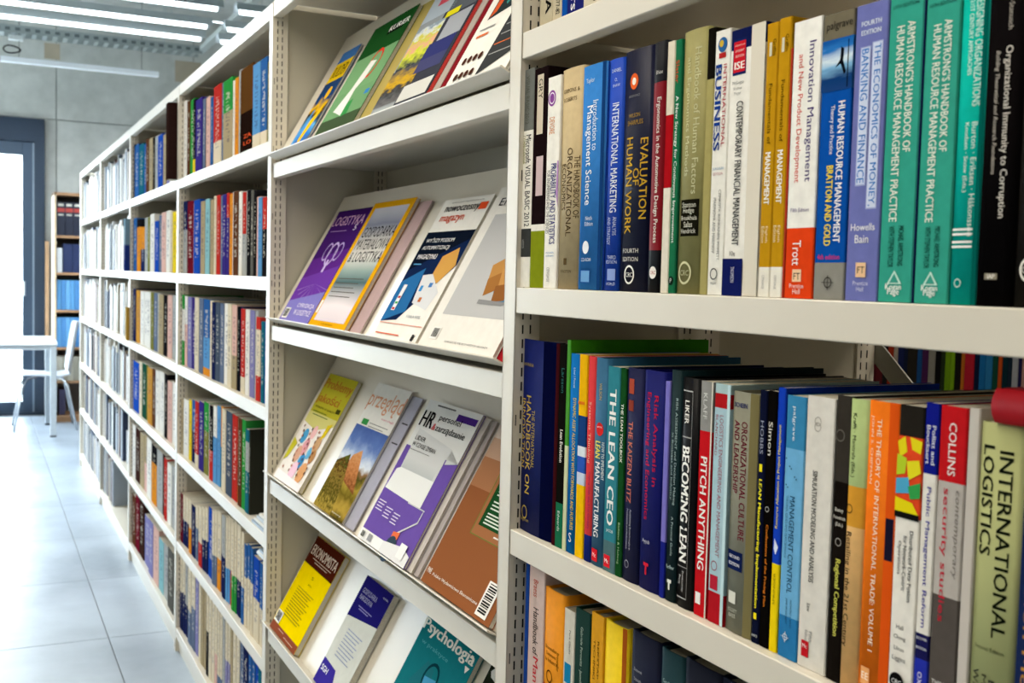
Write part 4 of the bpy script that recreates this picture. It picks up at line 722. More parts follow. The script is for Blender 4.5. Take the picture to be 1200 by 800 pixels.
# ------------------------------------------------------------------ magazines
def mag(ti, bl, br, tl_h, thick, cover, items, label, w=None, pages='#c9c4b8', off=0.0, h=.275, name='magazine', extra=None, yrange=None, page_off=.0):
    z = TZ[ti]; bx, bz = TX+.022, z-.012
    if yrange: yl, yr_ = yrange
    else: yl = col_at(*bl, -.004).y; yr_ = col_at(*br, -.004).y
    if w is None: w = yl-yr_
    org = Vector((bx - SA*(.0025+off), yl, bz + CA*(.0025+off))) + Vector((CA, 0, SA))*.003
    M = Matrix(((0, CA, -SA, org.x), (-1, 0, 0, org.y), (0, SA, CA, org.z), (0, 0, 0, 1)))
    bm = bmesh.new()
    box(bm, 0, w, 0, h, thick-.0006, thick, 0); box(bm, 0, w, 0, h, 0, .0006, 0)
    box(bm, 0, .0006, 0, h, .0006, thick-.0006, 0)
    o = finish(name, bm, mat(cover, .5, var=.03, spec=.0) if isinstance(cover, str) else cover, None, M)
    b2 = bmesh.new(); box(b2, .0008, w-.0012, .001, h-.0015, .0007, thick-.0007); finish('page_block', b2, mat(pages, .7, var=.15, scale=500), o)
    if items: prints('cover_print', o, w, h, items, z0=thick, rough=.28)
    return tag(o, label, 'magazine')
LS = lambda n, t0, dt, u0, u1, c, hh=.008: [('H', 'lorem ipsum dolor sit amet consectetur'[:12+(i*7) % 22], t0+dt*i, u0, u1-(i*37 % 5)*.03, hh, c) for i in range(n)]
def bars(n, t0, dt, u0, u1, c, hh=.006):     # unreadable small print as fine lines
    out = []
    for i in range(n):
        ue = u1-((i*37) % 5)*.05*(u1-u0); out.append(('b', t0+dt*i, t0+dt*i+hh, u0, ue, c))
    return out
def barcode(t0, t1, u0, u1):
    it = [('b', t0, t1, u0, u1, '#efeeea')]; n = 11
    for i in range(n):
        a = u0+(u1-u0)*(.08+.84*i/n); it.append(('b', t0+(t1-t0)*.1, t1-(t1-t0)*.15, a, a+(u1-u0)*(.03+.025*(i % 3 == 0)), '#222'))
    return it
# second tray
mag(1, (322, 370), (355, 374), 0, .006, '#5c2a86', [('p', [(0, 0), (1, 0), (1, .35), (0, .45)], '#43206a'), ('p', [(0, .82), (1, .72), (1, 1), (0, 1)], '#7f78c0'), ('p', [(0, .62), (1, .5), (1, .72), (0, .82)], '#6b3a9e'), ('H', 'LOGISTYKA', .10, .02, .95, .085, '#d8a8d0', .005), ('H', '5', .17, .78, .86, .05, '#e8d8f0'), ('b', .19, .195, .1, .6, '#b088c8'),
  ('O', .40, .55, .13, '#c8b0e4'), ('O', .38, .38, .1, '#b49ad8'), ('O', .38, .72, .1, '#b49ad8'), ('b', .45, .56, .52, .58, '#c8b0e4'), ('H', 'CYFRYZACJA', .855, .38, .92, .045, '#f0e8f6', .01), ('H', 'W LOGISTYCE', .91, .38, .92, .045, '#f0e8f6', .01)] + [('p', [(.55, .66), (.55+.5*math.cos(a/3), .66+.14*abs(math.sin(a/3))), (.55+.5*math.cos(a/3)+.01, .665+.14*abs(math.sin(a/3)))], '#a488cc') for a in range(1, 9)] + barcode(.88, .97, .06, .24),
  'purple logistics magazine at the left end of the second tray', h=.293)
mag(1, (360, 374), (402, 382), 0, .008, '#e0a418', [('b', .05, .955, .09, .91, photo_mat([(0, '#d8cdd4'), (.12, '#e6dce0'), (.32, '#4f6a6e'), (.42, '#8fa4a0'), (.55, '#d9d6d0'), (.68, '#c6c2bd'), (.85, '#7a7f92'), (1, '#c2c2cc')], .8, .08, 1)),
  ('H', 'GOSPODARKA', .25, .12, .92, .085, '#15151a', .01), ('H', 'MATERIAŁOWA', .35, .12, .92, .085, '#15151a', .01), ('H', '& LOGISTYKA', .45, .12, .92, .085, '#15151a', .01)] + bars(5, .62, .035, .14, .8, '#55504a') + [('b', .80, .90, .03, .08, '#efeeea'), ('H', 'GRUDZIEŃ', .975, .35, .65, .012, '#5a3c08')],
  'yellow framed magazine beside the purple one on the second tray', h=.295, off=.0055)
mag(1, (402, 382), (413, 384), 0, .004, '#b9a0a0', [], 'pale magazine half hidden behind the yellow framed one, second tray', h=.29, yrange=(col_at(372, 376, -.004).y, col_at(414, 383.5, -.004).y), off=-.0005)
mag(1, (430, 386), (479.5, 397), 0, .006, '#e9e6e0', [('p', [(.0, .24), (1, .24), (1, .48), (.35, .86), (.0, .88)], '#15254a'), ('p', [(0, .24), (1, .24), (1, .30), (0, .52)], '#101828'), ('p', [(.0, .60), (.4, .5), (.45, .8), (.0, .88)], '#2a68a0'),
  ('p', [(.62, .42), (.88, .36), (.98, .48), (.80, .60), (.60, .60)], '#cf9c50'), ('p', [(.42, .55), (.62, .54), (.92, .66), (.86, .78), (.5, .74)], '#d6d8dc'), ('b', .62, .66, .5, .56, '#3a8ac8'), ('b', .60, .63, .66, .73, '#4a7ab8'), ('b', .70, .73, .6, .66, '#b86838'),
  ('H', 'nowoczesny', .085, .12, .82, .055, '#20222c', .012), ('H', 'magazyn', .155, .12, .62, .055, '#d8502c', .012), ('b', .05, .10, .82, .97, '#d8502c'), ('H', 'NOWOCZESNY MAGAZYN LOGISTYKI', .03, .2, .85, .009, '#555'), ('H', 'WYŻSZY POZIOM', .30, .08, .68, .035, '#f0f0f2', .012), ('H', 'AUTOMATYZACJI', .36, .08, .66, .035, '#f0f0f2', .012), ('H', 'MAGAZYNU', .42, .08, .5, .035, '#f0f0f2', .012),
  ('b', .47, .478, .08, .25, '#5a98d0'), ('b', .62, .80, .12, .20, '#dfe6ea'), ('b', .70, .715, .13, .19, '#c03030'), ('b', .74, .755, .13, .19, '#38a050'), ('b', .78, .795, .13, .19, '#c03030'), ('b', .885, .89, .02, .98, '#d89080'), ('b', .955, .963, .05, .6, '#d8705a'), ('H', 'HANLA WMS', .83, .55, .85, .02, '#8a929a'), ('b', .94, .98, .88, .93, '#333')],
  'white magazine with a blue warehouse picture, middle of the second tray', h=.283)
mag(1, (484, 397), (574, 413.5), 0, .006, '#e4e1db', [('b', .18, .80, .12, 1.0, '#b9b9ba'), ('b', .80, .80, 0, 1, '#ccc'), ('o', .52, .78, .21, '#4f86a8'), ('o', .50, .72, .12, '#7fb0cc'),
  ('p', [(.45, .50), (.62, .44), (.66, .54), (.50, .62)], '#b9864a'), ('p', [(.48, .58), (.62, .54), (.66, .64), (.52, .68)], '#a06c38'), ('p', [(.60, .52), (.78, .48), (.82, .60), (.66, .64)], '#c08c50'), ('p', [(.62, .62), (.80, .60), (.80, .70), (.66, .71)], '#8c5a30'), ('p', [(.78, .50), (.95, .46), (1, .60), (.82, .62)], '#b07a40'), ('p', [(.5, .70), (.9, .71), (.8, .73), (.5, .725)], '#8a8a8c'),
  ('b', .06, .10, .66, .74, '#c82828'), ('H', 'EKSPERT', .10, .1, .6, .05, '#33343a', .01), ('H', 'DOWIEDZ SIĘ WIĘCEJ O NASZYCH USŁUGACH', .955, .35, .9, .014, '#55555a')] + barcode(.88, .95, .12, .22),
  'pale magazine picturing boxes round a globe, right end of the second tray', h=.29, yrange=(col_at(486, 397, -.004).y, .035), off=.004)
mag(1, None, None, 0, .003, '#a02028', [], 'dark red edged magazine under the globe magazine, second tray', yrange=(.215, .012), h=.28, off=-.0005)
# third tray
mag(2, (319, 554), (347, 576), 0, .010, '#b8b030', [('p', [(0, .40), (1, .38), (1, 1), (0, 1)], '#ece6e0'), ('p', [(0, .36), (1, .36), (1, .42), (.5, .50), (0, .46)], '#cfc87c'), ('H', 'Problemy', .10, .03, .97, .11, '#b0702c', .02), ('H', 'jakości', .23, .03, .80, .11, '#b0702c', .02), ('H', 'PROBLEMS OF QUALITY', .31, .1, .8, .02, '#3a3a18'), ('b', .27, .31, .82, .95, '#4a4a1c'), ('b', .345, .352, .1, .6, '#4a6a28'), ('b', .375, .382, .15, .7, '#4a6a28'),
  ('o', .58, .28, .09, '#4f9fd0'), ('o', .66, .48, .10, '#e0a0a8'), ('o', .52, .52, .08, '#e8b8b8'), ('o', .74, .36, .10, '#d8a890'), ('o', .78, .58, .09, '#3f8fc8'), ('o', .69, .70, .07, '#6ab0d8'), ('o', .88, .5, .11, '#f0c8dc'), ('o', .86, .78, .12, '#d8a070'), ('o', .60, .80, .10, '#c8a078'), ('o', .70, .85, .08, '#b88858'), ('p', [(.82, .42), (.95, .4), (.9, .52), (.8, .56)], '#d0b828'), ('p', [(0, .62), (.18, .66), (.1, .80), (0, .84)], '#c8c038'), ('p', [(0, .92), (1, .94), (1, 1), (0, 1)], '#f2eef2')] + [('o', .5+.043*(i % 10), .12+.8*((i*.37) % 1), .018, ['#7a4a30', '#b86a48', '#5a3a28'][i % 3]) for i in range(30)],
  'yellow topped magazine with painted eggs, left end of the third tray', h=.272)
mag(2, (364, 586), (406, 618), 0, .004, '#e2e0da', [('b', .34, 1, 0, 1, photo_mat([(0, '#4a4218'), (.12, '#b09440'), (.26, '#6a5c20'), (.36, '#a08c38'), (.46, '#4f4a20'), (.52, '#8a6a48'), (.60, '#d8e0ea'), (.72, '#8fa4cc'), (.85, '#5a74b0'), (1, '#4a62a0')], 7, .14)),
  ('p', [(.36, .56), (.56, .50), (.74, .66), (.9, .80), (.55, .76), (.3, .72)], photo_mat([(0, '#7a4a28'), (.5, '#b87848'), (1, '#d09868')], 14, .6)), ('p', [(0, .64), (.3, .56), (.5, .78), (.6, 1), (0, 1)], photo_mat([(0, '#a08a3c'), (.35, '#4a4418'), (.6, '#8a7434'), (.8, '#4a2c18'), (1, '#5a6428')], 16, .7)),
  ('H', 'przegląd', .14, .0, 1.0, .17, '#d89a78', -.002), ('H', 'metrologii', .25, .6, .95, .02, '#d0607a'), ('b', .285, .33, .12, .3, '#3a8a4a'), ('b', .30, .306, .35, .9, '#8a8a88'), ('b', .325, .331, .35, .8, '#8a8a88'), ('H', 'tatry', .97, .6, .9, .012, '#dcd8c8')],
  'magazine with a rocky mountain landscape cover on the third tray', h=.284, off=.0045, w=.195)
mag(2, None, None, 0, .003, '#a9a9b8', [('b', .2, .21, .7, .95, '#444'), ('b', .35, .36, .7, .95, '#444')], 'grey magazine half hidden behind the mountain landscape one, third tray', yrange=(col_at(384, 600, -.004).y, col_at(407, 618, -.004).y), off=-.0005, h=.278)
mag(2, (422, 635), (476, 667), 0, .005, '#6b52a4', [('p', [(0, 0), (1, 0), (1, .33), (.0, .33)], '#dcdcda'), ('p', [(0, .33), (.04, .33), (.04, .62), (0, .60)], '#6b52a4'), ('p', [(.08, .20), (.80, .26), (.80, .36), (.98, .33), (1, .33), (.78, .33), (.78, .66), (.12, .62)], '#cfd0d0'),
  ('b', .40, .62, .12, .74, photo_mat([(0, '#f2f2f0'), (.3, '#dedede'), (.45, '#8c9094'), (.6, '#b8bcbe'), (1, '#cfd1d0')], .6, .08, 1)), ('p', [(.05, .50), (.12, .48), (.78, .48), (.78, .66), (.02, .64)], '#e8e9e8'),
  ('b', .04, .085, .62, .97, '#4a2c80'), ('H', 'HR', .13, .03, .27, .11, '#16161a', .035), ('H', 'personel', .10, .34, .74, .055, '#16161a', .015), ('H', '&', .165, .29, .35, .045, '#c83030', .02), ('H', 'zarządzanie', .17, .36, .90, .055, '#16161a', .015), ('H', 'LIDER', .265, .10, .30, .03, '#333', .01), ('H', 'W CZASIE ZMIAN', .31, .10, .56, .03, '#333', .01), ('b', .345, .35, .1, .5, '#888'), ('b', .02, .03, .2, .55, '#666'),
  ('b', .655, .662, .55, .88, '#c8c8cc'), ('p', [(.86, .66), (.87, .66), (.87, .74), (.62, .86), (.61, .85), (.855, .735)], '#d0d0d4'), ('p', [(.56, .85), (.68, .84), (.68, .90), (.57, .92)], '#e07048'), ('o', .955, .62, .10, '#3a4858'), ('H', 'CYTAT', .955, .56, .68, .015, '#ddd'), ('p', [(0, .93), (.5, .93), (.5, 1), (0, 1)], '#eeeeee'), ('p', [(.48, .93), (.85, .90), (1, .93), (1, 1), (.48, 1)], '#e4e4e6')] + bars(4, .72, .02, .05, .2, '#e8e0f4') + bars(4, .74, .02, .24, .38, '#e8e0f4') + bars(4, .75, .02, .42, .55, '#e8e0f4') + barcode(.94, .99, .04, .13) + [('b', .94, .985, .2, .28, '#9a9a9e'), ('b', .88, .97, .8, .92, '#f0f0f0')],
  'white and violet personnel magazine picturing a paint roller, third tray', h=.278, off=.0150)
for i in range(3):
    mag(2, None, None, 0, .004, ['#c8c2bc', '#b0a8a8', '#d0ccc6'][i], [], ['grey magazine in the stack under the paint roller issue, uppermost', 'grey magazine in the stack under the paint roller issue, middle', 'grey magazine in the stack under the paint roller issue, lowest'][i], yrange=(col_at(422+8*i, 635+5*i, -.004).y, col_at(481+4.5*i, 670+2.6*i, -.004).y), off=.0099-.0049*i, h=.276)
GREEN = '#1c4a26'
mag(2, (491, 682), (571, 737), 0, .008, photo_mat([(0, '#8a5230'), (.3, '#9c6444'), (.55, '#c08a6a'), (.8, '#e0cfc4'), (1, '#e6dcd4')], .4, .05, 1) if False else '#9a623e', [('b', .40, 1, 0, 1, '#8f5836'), ('b', .0, .10, 0, 1, '#d8c6ba'), ('b', .10, .22, 0, 1, '#c4a088'), ('b', .22, .40, 0, 1, '#a87452'),
  ('b', .26, .64, .30, .98, '#6a7a38'), ('b', .265, .635, .31, .97, '#a06a46'), ('b', .29, .58, .35, .94, GREEN), ('H', 'RYNEK', .33, .5, .8, .02, '#dfe8d8')] + bars(2, .37, .02, .4, .85, '#e0e8dc', .008) + bars(3, .43, .02, .4, .85, '#e0e8dc', .008) + bars(4, .50, .018, .4, .85, '#e0e8dc', .008) + [('b', .60, .608, .6, .9, '#f0e8e0'),
  ('H', 'PWE', .925, .03, .09, .03, '#f0e8e0', .02), ('H', 'Polskie Wydawnictwo Ekonomiczne', .935, .12, .78, .022, '#f0e8e0')] + [('b', .80, .98, .80, .94, '#f0eeea')] + [('b', .81+.013*i, .815+.013*i+(.004 if i % 3 else 0), .82, .92, '#222') for i in range(12)] + [('H', 'marketing', .05, .2, .9, .06, '#f4ece6', .01)],
  'copper brown magazine with a dark green text box, right end of the third tray', h=.278, yrange=(col_at(491, 682, -.004).y, .022), off=.004)
mag(2, None, None, 0, .003, '#d0cabc', [], 'cream magazine lying under the copper brown one, third tray', yrange=(col_at(497, 686, -.004).y, .012), off=-.0005, h=.275)
# fourth tray
mag(3, (315, 738), (343, 767), 0, .013, '#f2d400', [('b', 0, .28, 0, 1, '#4a1c10'), ('b', .92, 1, 0, 1, '#8c4a34'), ('H', 'EKONOMISTA', .13, .06, .94, .10, '#e0cfc0', .012), ('b', .20, .206, .2, .85, '#d8c4b4'), ('b', .225, .231, .3, .75, '#d8c4b4'), ('H', '5', .36, .44, .52, .03, '#6a5a10'), ('H', '2021', .43, .44, .56, .014, '#6a5a10')] + bars(12, .50, .027, .2, .78, '#8a7a1c', .008) + barcode(.80, .915, .03, .22) + bars(1, .94, .02, .3, .5, '#d8b8a8') + bars(1, .96, .02, .55, .9, '#d8b8a8'),
  'thick brown and bright yellow journal, left end of the lowest tray', h=.235, name='journal')
mag(3, (364.6, 800), (410, 845), 0, .013, '#cfd2cc', [('b', 0, .38, 0, 1, '#201c6c'), ('p', [(0, .38), (1, .30), (1, .38)], '#cfd2cc'), ('p', [(0, .78), (.5, .80), (.7, 1), (0, 1)], '#3a2f94'), ('H', 'GOSPODARKA', .12, .1, .62, .045, '#a8a8cc', .01), ('H', 'NARODOWA', .18, .1, .56, .045, '#a8a8cc', .01), ('b', .25, .258, .2, .7, '#8a88c0'), ('b', .27, .278, .25, .6, '#8a88c0'), ('H', '4(308)', .07, .75, .93, .02, '#c8c8e0'), ('H', 'SGH', .86, .06, .3, .05, '#f0f0f6', .02)] + bars(9, .46, .03, .25, .8, '#8a98b8', .008),
  'thick navy and pale grey journal beside the yellow one, lowest tray', h=.235, name='journal', yrange=(col_at(365.8, 798, -.004).y, col_at(393, 829, -.004).y))
psy = mag(3, (459, 800), (500, 880), 0, .010, '#1a747c', [('H', 'Psychologia', .165, .01, .97, .10, '#e2e4da', .03), ('H', 'w praktyce', .26, .1, .62, .035, '#4fa0a4'), ('p', [(.3, .9), (.2, .5), (.35, .33), (.5, .36), (.55, .5), (.7, .36), (.82, .5), (.8, .9)], '#236f78'), ('O', .42, .5, .13, '#0f3a44'), ('p', [(.4, .42), (.6, .40), (.58, .55), (.44, .56)], '#4a98c0'), ('O', .50, .62, .10, '#0f3a44'), ('b', .135, .155, .9, .94, '#e8e8e0'), ('p', [(.88, .21), (.96, .21), (.92, .25)], '#e8e8e0')],
  'teal psychology magazine with a line drawing, right half of the lowest tray', h=.275, yrange=(col_at(424, 866, -.004).y, col_at(477, 925, -.004).y))
mag(3, None, None, 0, .010, '#23281e', [('H', 'chi', .12, .05, .6, .12, '#e4e2da', .03), ('b', .02, .05, .05, .4, '#c8a028')], 'dark magazine with large white letters at the right end, lowest tray', h=.275, yrange=(col_at(489, 939, -.004).y, .014))
# top tray
mag(0, (331, 169), (349, 163), 0, .005, '#2a5f9c', [('b', .0, .12, 0, 1, '#3f6ea8'), ('b', .12, .32, 0, 1, '#d8b418'), ('H', 'BUILDER', .22, .12, .9, .12, '#4a3c10', .02), ('b', .32, 1, 0, 1, photo_mat([(0, '#6a5a48'), (.15, '#2a70c0'), (.35, '#5fa4d8'), (.5, '#2c2418'), (.62, '#d8a818'), (.75, '#1c3c6a'), (1, '#243c64')], 4, .3)), ('o', .45, .62, .13, '#e0b020'), ('p', [(.45, .72), (.85, .55), (.85, .66), (.5, .95), (.35, .9)], '#e0b418'), ('p', [(.0, .9), (.3, .6), (.4, .6), (.12, 1), (0, 1)], '#4a90d0')],
  'blue and yellow construction magazine, left end of the top tray', h=.268, w=None)
mag(0, (364, 158), (409, 141), 0, .008, '#245c2c', [('b', .30, .62, 0, 1, '#6f9a6c'), ('b', .62, .85, 0, 1, '#6a9468'), ('b', .85, 1, 0, 1, '#3f5038'), ('b', .0, .30, 0, 1, '#1c4a20'), ('b', .08, .16, .5, .85, '#151a14'), ('H', 'KURIER', .11, .52, .95, .05, '#f0f0e8', .02), ('O', .42, .62, .14, '#c83828'), ('p', [(.5, .38), (.66, .40), (.6, .55), (.5, .62), (.5, .85), (.3, .80), (.2, .78), (.38, .6)], '#dadcd6'), ('p', [(.5, .74), (.62, .72), (.66, .85), (.5, .86)], '#3a8a4a'), ('b', .68, .72, .85, .95, '#3878b8')],
  'green magazine with a white figure drawing on the top tray', h=.275, off=.0045)
mag(0, (409, 141), (424, 135), 0, .004, '#b8941c', [('b', .0, 1, .0, 1, '#a89858')], 'olive yellow edged magazine under its neighbour on the top tray', yrange=(col_at(400, 145, -.004).y, col_at(423, 135, -.004).y), h=.28)
mag(0, (423.7, 134), (448, 126.6), 0, .007, '#8d9398', [('b', 0, .25, 0, 1, '#a8b4c0'), ('b', .06, .14, .3, .95, '#c85060'), ('b', .3, .62, .05, .95, photo_mat([(0, '#3a4048'), (.3, '#c8d040'), (.5, '#dca08c'), (.7, '#c8c84a'), (.85, '#d8dce0'), (1, '#8a9aa8')], 8, .4)), ('b', .62, .9, 0, 1, photo_mat([(0, '#6a6a6c'), (.4, '#3a3c40'), (.6, '#c8a028'), (1, '#4a4c54')], 8, .4)), ('b', .91, .98, .1, .8, '#9aa0a0')],
  'magazine with people in lime safety vests on the top tray', h=.28, w=.15)
mag(0, (449.5, 126), (475, 116), 0, .007, '#3c3e48', [('b', 0, .3, .1, 1, '#5a6068'), ('b', .12, .18, .3, .8, '#d8d020'), ('b', .26, .31, .1, .5, '#d8d020'), ('b', .32, .5, .3, .95, '#a0a4ac'), ('b', .5, .62, .1, .9, '#34386c'), ('b', .62, .72, .1, .9, '#44466c'), ('b', .8, .92, .05, .95, '#c8c8c4'), ('b', .94, .98, .05, .9, '#d8d8d4')],
  'dark news magazine with yellow marks, middle of the top tray', h=.28, w=.15)
for i in range(4):
    mag(0, None, None, 0, .006, ['#b0a49a', '#98302c', '#a89c94', '#7a1c24'][i], [], ['grey edged magazine leaning beside the dark news magazine, top tray', 'red edged magazine in the middle of the top tray', 'beige edged magazine between two red ones, top tray', 'wine red edged magazine before the white poster-like one, top tray'][i],
        yrange=(col_at(476+9*i, 115-3*i, -.004).y, col_at(484+9*i, 112-3*i, -.004).y), h=.285)
mag(0, (514, 103), (594, 77.5), 0, .005, '#e2dfd8', [('p', [(.20, .0), (1, 0), (1, .48), (.12, .56)], '#2c3436'), ('p', [(.2, .1), (.42, .0), (.52, .0), (.3, .30), (.22, .52), (.14, .55)], '#c8542c'), ('p', [(.42, .18), (.6, .0), (.66, .0), (.5, .25), (.36, .5), (.32, .48)], '#3a8a88'), ('p', [(.56, .1), (.74, .0), (.8, .06), (.6, .35), (.48, .46)], '#d87c34'), ('p', [(.76, .2), (.95, .05), (1, .1), (.85, .35), (.72, .42)], '#c8502c'), ('p', [(.82, .3), (1, .2), (1, .42), (.84, .44)], '#3f8c8c'),
  ('p', [(.55, .56), (1, .50), (1, .86), (.50, .96)], '#3a3c3e'), ('b', .60, .612, .6, .9, '#c86838'), ('b', .66, .667, .58, .9, '#999'), ('b', .72, .727, .58, .9, '#999'), ('b', .78, .787, .56, .9, '#c86838'), ('b', .84, .847, .56, .9, '#999'), ('b', .66, .675, .1, .3, '#c86838'), ('b', .62, .63, .1, .35, '#999')] + [('o', .82, .13+.09*i, .03, '#4a2c24') for i in range(4)] + [('o', .92, .13+.09*i, .03, '#4a2c24') for i in range(4)],
  'white magazine with orange and teal artwork, right end of the top tray', h=.285, yrange=(col_at(514, 103, -.004).y, .02), off=.005)
mag(0, None, None, 0, .004, '#8c8c88', [], 'grey magazine under the orange and teal artwork issue, top tray', yrange=(.16, .008), off=-.0005, h=.28)

# ------------------------------------------------------------------ far end of the room
WOOD = mat('#b58a64', .55, var=.12, scale=20)
bc = thing('bookcase', 'tall wooden bookcase by the glazed door holding navy and light blue volumes', 'bookcase', (-.03, 8.7, 0))
X0, X1, Y0, Y1 = -.03, .80, 8.72, 9.02
def part(nm, dims, m, par, bev=.002): 
    o = boxo(nm, dims, m, None, bev, off=tuple(par.location)); o.parent = par; return o
part('side_panel', (X0, X0+.02, Y0, Y1, 0, 1.96), mat('#d8c0a0', .5, var=.1, scale=20), bc); part('side_panel', (X1-.02, X1, Y0, Y1, 0, 1.96), WOOD, bc)  # left panel is paler: window light on it is painted into the colour
part('top_panel', (X0, X1, Y0, Y1, 1.94, 1.965), WOOD, bc); part('back_panel', (X0+.02, X1-.02, Y1-.01, Y1, 0, 1.94), mat('#6a6660', .7), bc)
BZ = [1.60, 1.285, .965, .645, .355, .06]
for z in BZ: part('shelf', (X0+.02, X1-.02, Y0+.005, Y1-.01, z-.02, z), WOOD, bc)
part('plinth', (X0+.02, X1-.02, Y0+.02, Y0+.035, 0, .04), WOOD, bc)
def far_vol(x, w, z, h, c, nm, lab, grp, extra=None):
    bm = bmesh.new(); box(bm, x, x+w-.002, Y0+.03, Y0+.24, z+.0005, z+h, 0, .002)
    o = finish(nm, bm, mat(c, .5)); tag(o, lab, 'book', grp)
    if extra:
        b2 = bmesh.new(); box(b2, x+.002, x+w-.004, Y0+.0285, Y0+.0305, z+h*.70, z+h*.82); finish('spine_label', b2, mat('#b84038', .5), o)
        b2 = bmesh.new(); box(b2, x+.008, x+w-.012, Y0+.0285, Y0+.0305, z+h*.88, z+h*.95); box(b2, x+.010, x+w-.014, Y0+.0285, Y0+.0305, z+h*.60, z+h*.64); finish('spine_print', b2, mat('#d8d4c8', .5), o)['kind'] = 'stuff'
x = X0+.025
for i in range(7): far_vol(x+.066*i, .066, BZ[0], .285, '#1a2238', 'binder', '%s navy volume with a red band from the left, wooden bookcase top shelf' % ORD[i], 'navy volumes with red bands', True)
far_vol(x, .045, BZ[1], .21, '#e0e4e8', 'binder', 'white volume at the left end of the wooden bookcase, second shelf', None)
for i in range(6): far_vol(x+.05+.075*i, .075, BZ[1], .245, '#1c2c58', 'binder', '%s plain blue volume from the left, wooden bookcase second shelf' % ORD[i], 'plain blue volumes')
for r_, z in ((2, BZ[2]), (3, BZ[3])):
    for i in range(12): far_vol(x+.036*i, .036, z, .255, ['#5a9ad0', '#4f8cc8', '#6aa8dc'][i % 3], 'journal', '%s light blue volume from the left, wooden bookcase %s shelf' % (ORD[i], ['third', 'fourth'][r_-2]), 'light blue volumes')
for i in range(8): far_vol(x+.045*i, .045, BZ[4], .21, ['#c9c4b4', '#b4ae9c'][i % 2], 'journal', '%s cream volume from the left, wooden bookcase fifth shelf' % ORD[i], 'cream volumes')
far_vol(x+.02, .05, BZ[5], .22, '#4a4460', 'binder', 'dark violet volume on the bottom shelf of the wooden bookcase', None)
tag(boxo('timber_board', (-.065, -.035, 9.30, 9.385, 0, 1.56), mat('#c9a27c', .6, var=.1, scale=15)), 'pale timber board standing between the door frame and the wooden bookcase', 'board')

# table
TW = mat('#e8e8e6', .35, var=.02)
tb = thing('table', 'white table with square metal legs before the glazed door', 'table', (-.75, 8.3, 0))
part('tabletop', (-1.45, -.055, 7.85, 8.65, .722, .748), TW, tb, .004)
ST = mat('#b4bcc2', .35, metal=.4)
part('apron', (-1.42, -.09, 7.87, 7.90, .685, .722), ST, tb); part('apron', (-1.42, -.09, 8.60, 8.63, .685, .722), ST, tb)
for lx in (-.105, -1.44):
    for ly in (7.86, 8.59):
        lg = part('leg', (lx, lx+.045, ly, ly+.045, .012, .72), ST, tb)
        f = boxo('foot_cap', (lx+.75, lx+.795, ly-8.3, ly+.045-8.3, 0, .012), DARK, None); f.parent = lg
# chairs: curved shell on four splayed metal legs
def chair(loc, rz, label):
    c = thing('chair', label, 'chair', loc, 'white shell chairs by the table', rz)
    bm = bmesh.new()      # local: seat faces -x
    pts = [(-.22, .445), (-.20, .455), (-.05, .445), (.10, .440), (.17, .452), (.20, .50), (.215, .60), (.235, .74), (.255, .86), (.262, .885)]
    wd = [.17, .20, .215, .215, .20, .16, .17, .19, .185, .14]
    rows_ = []
    for (x, z), w in zip(pts, wd):
        rows_.append([(x + .012*abs(s)**2*(1 if z < .5 else -3), s*w, z + (.012*abs(s)**2 if z < .5 else 0)) for s in (-1, -.5, 0, .5, 1)])
    def grid(dx, dz):
        return [[bm.verts.new((p[0]+dx, p[1], p[2]+dz)) for p in r] for r in rows_]
    A_ = grid(0, 0); B_ = grid(.008, -.010); n, m_ = len(A_), 5
    for i in range(n-1):
        for j in range(m_-1):
            bm.faces.new((A_[i][j], A_[i][j+1], A_[i+1][j+1], A_[i+1][j])); bm.faces.new((B_[i][j], B_[i+1][j], B_[i+1][j+1], B_[i][j+1]))
        for j in (0, m_-1): bm.faces.new((A_[i][j], A_[i+1][j], B_[i+1][j], B_[i][j]))
    for i in (0, n-1):
        for j in range(m_-1): bm.faces.new((A_[i][j], B_[i][j], B_[i][j+1], A_[i][j+1]))
    s = finish('seat_shell', bm, mat('#dfe3e8', .35), c, smooth=True)
    for sx, sy in ((-1, -1), (-1, 1), (1, -1), (1, 1)):
        bm = bmesh.new(); tube(bm, [(sx*.06, sy*.10, .435), (sx*.13, sy*.16, .425), (sx*.17, sy*.18, .36), (sx*.235, sy*.215, 0)], .0095)
        finish('leg', bm, mat('#c4c8cc', .25, metal=.8), c, smooth=True)
    return c
chair((-.12, 8.42, 0), 0, 'white shell chair with metal legs at the right end of the table')
chair((-.86, 8.95, 0), PI*.9, 'white shell chair partly hidden behind the table, by the door')

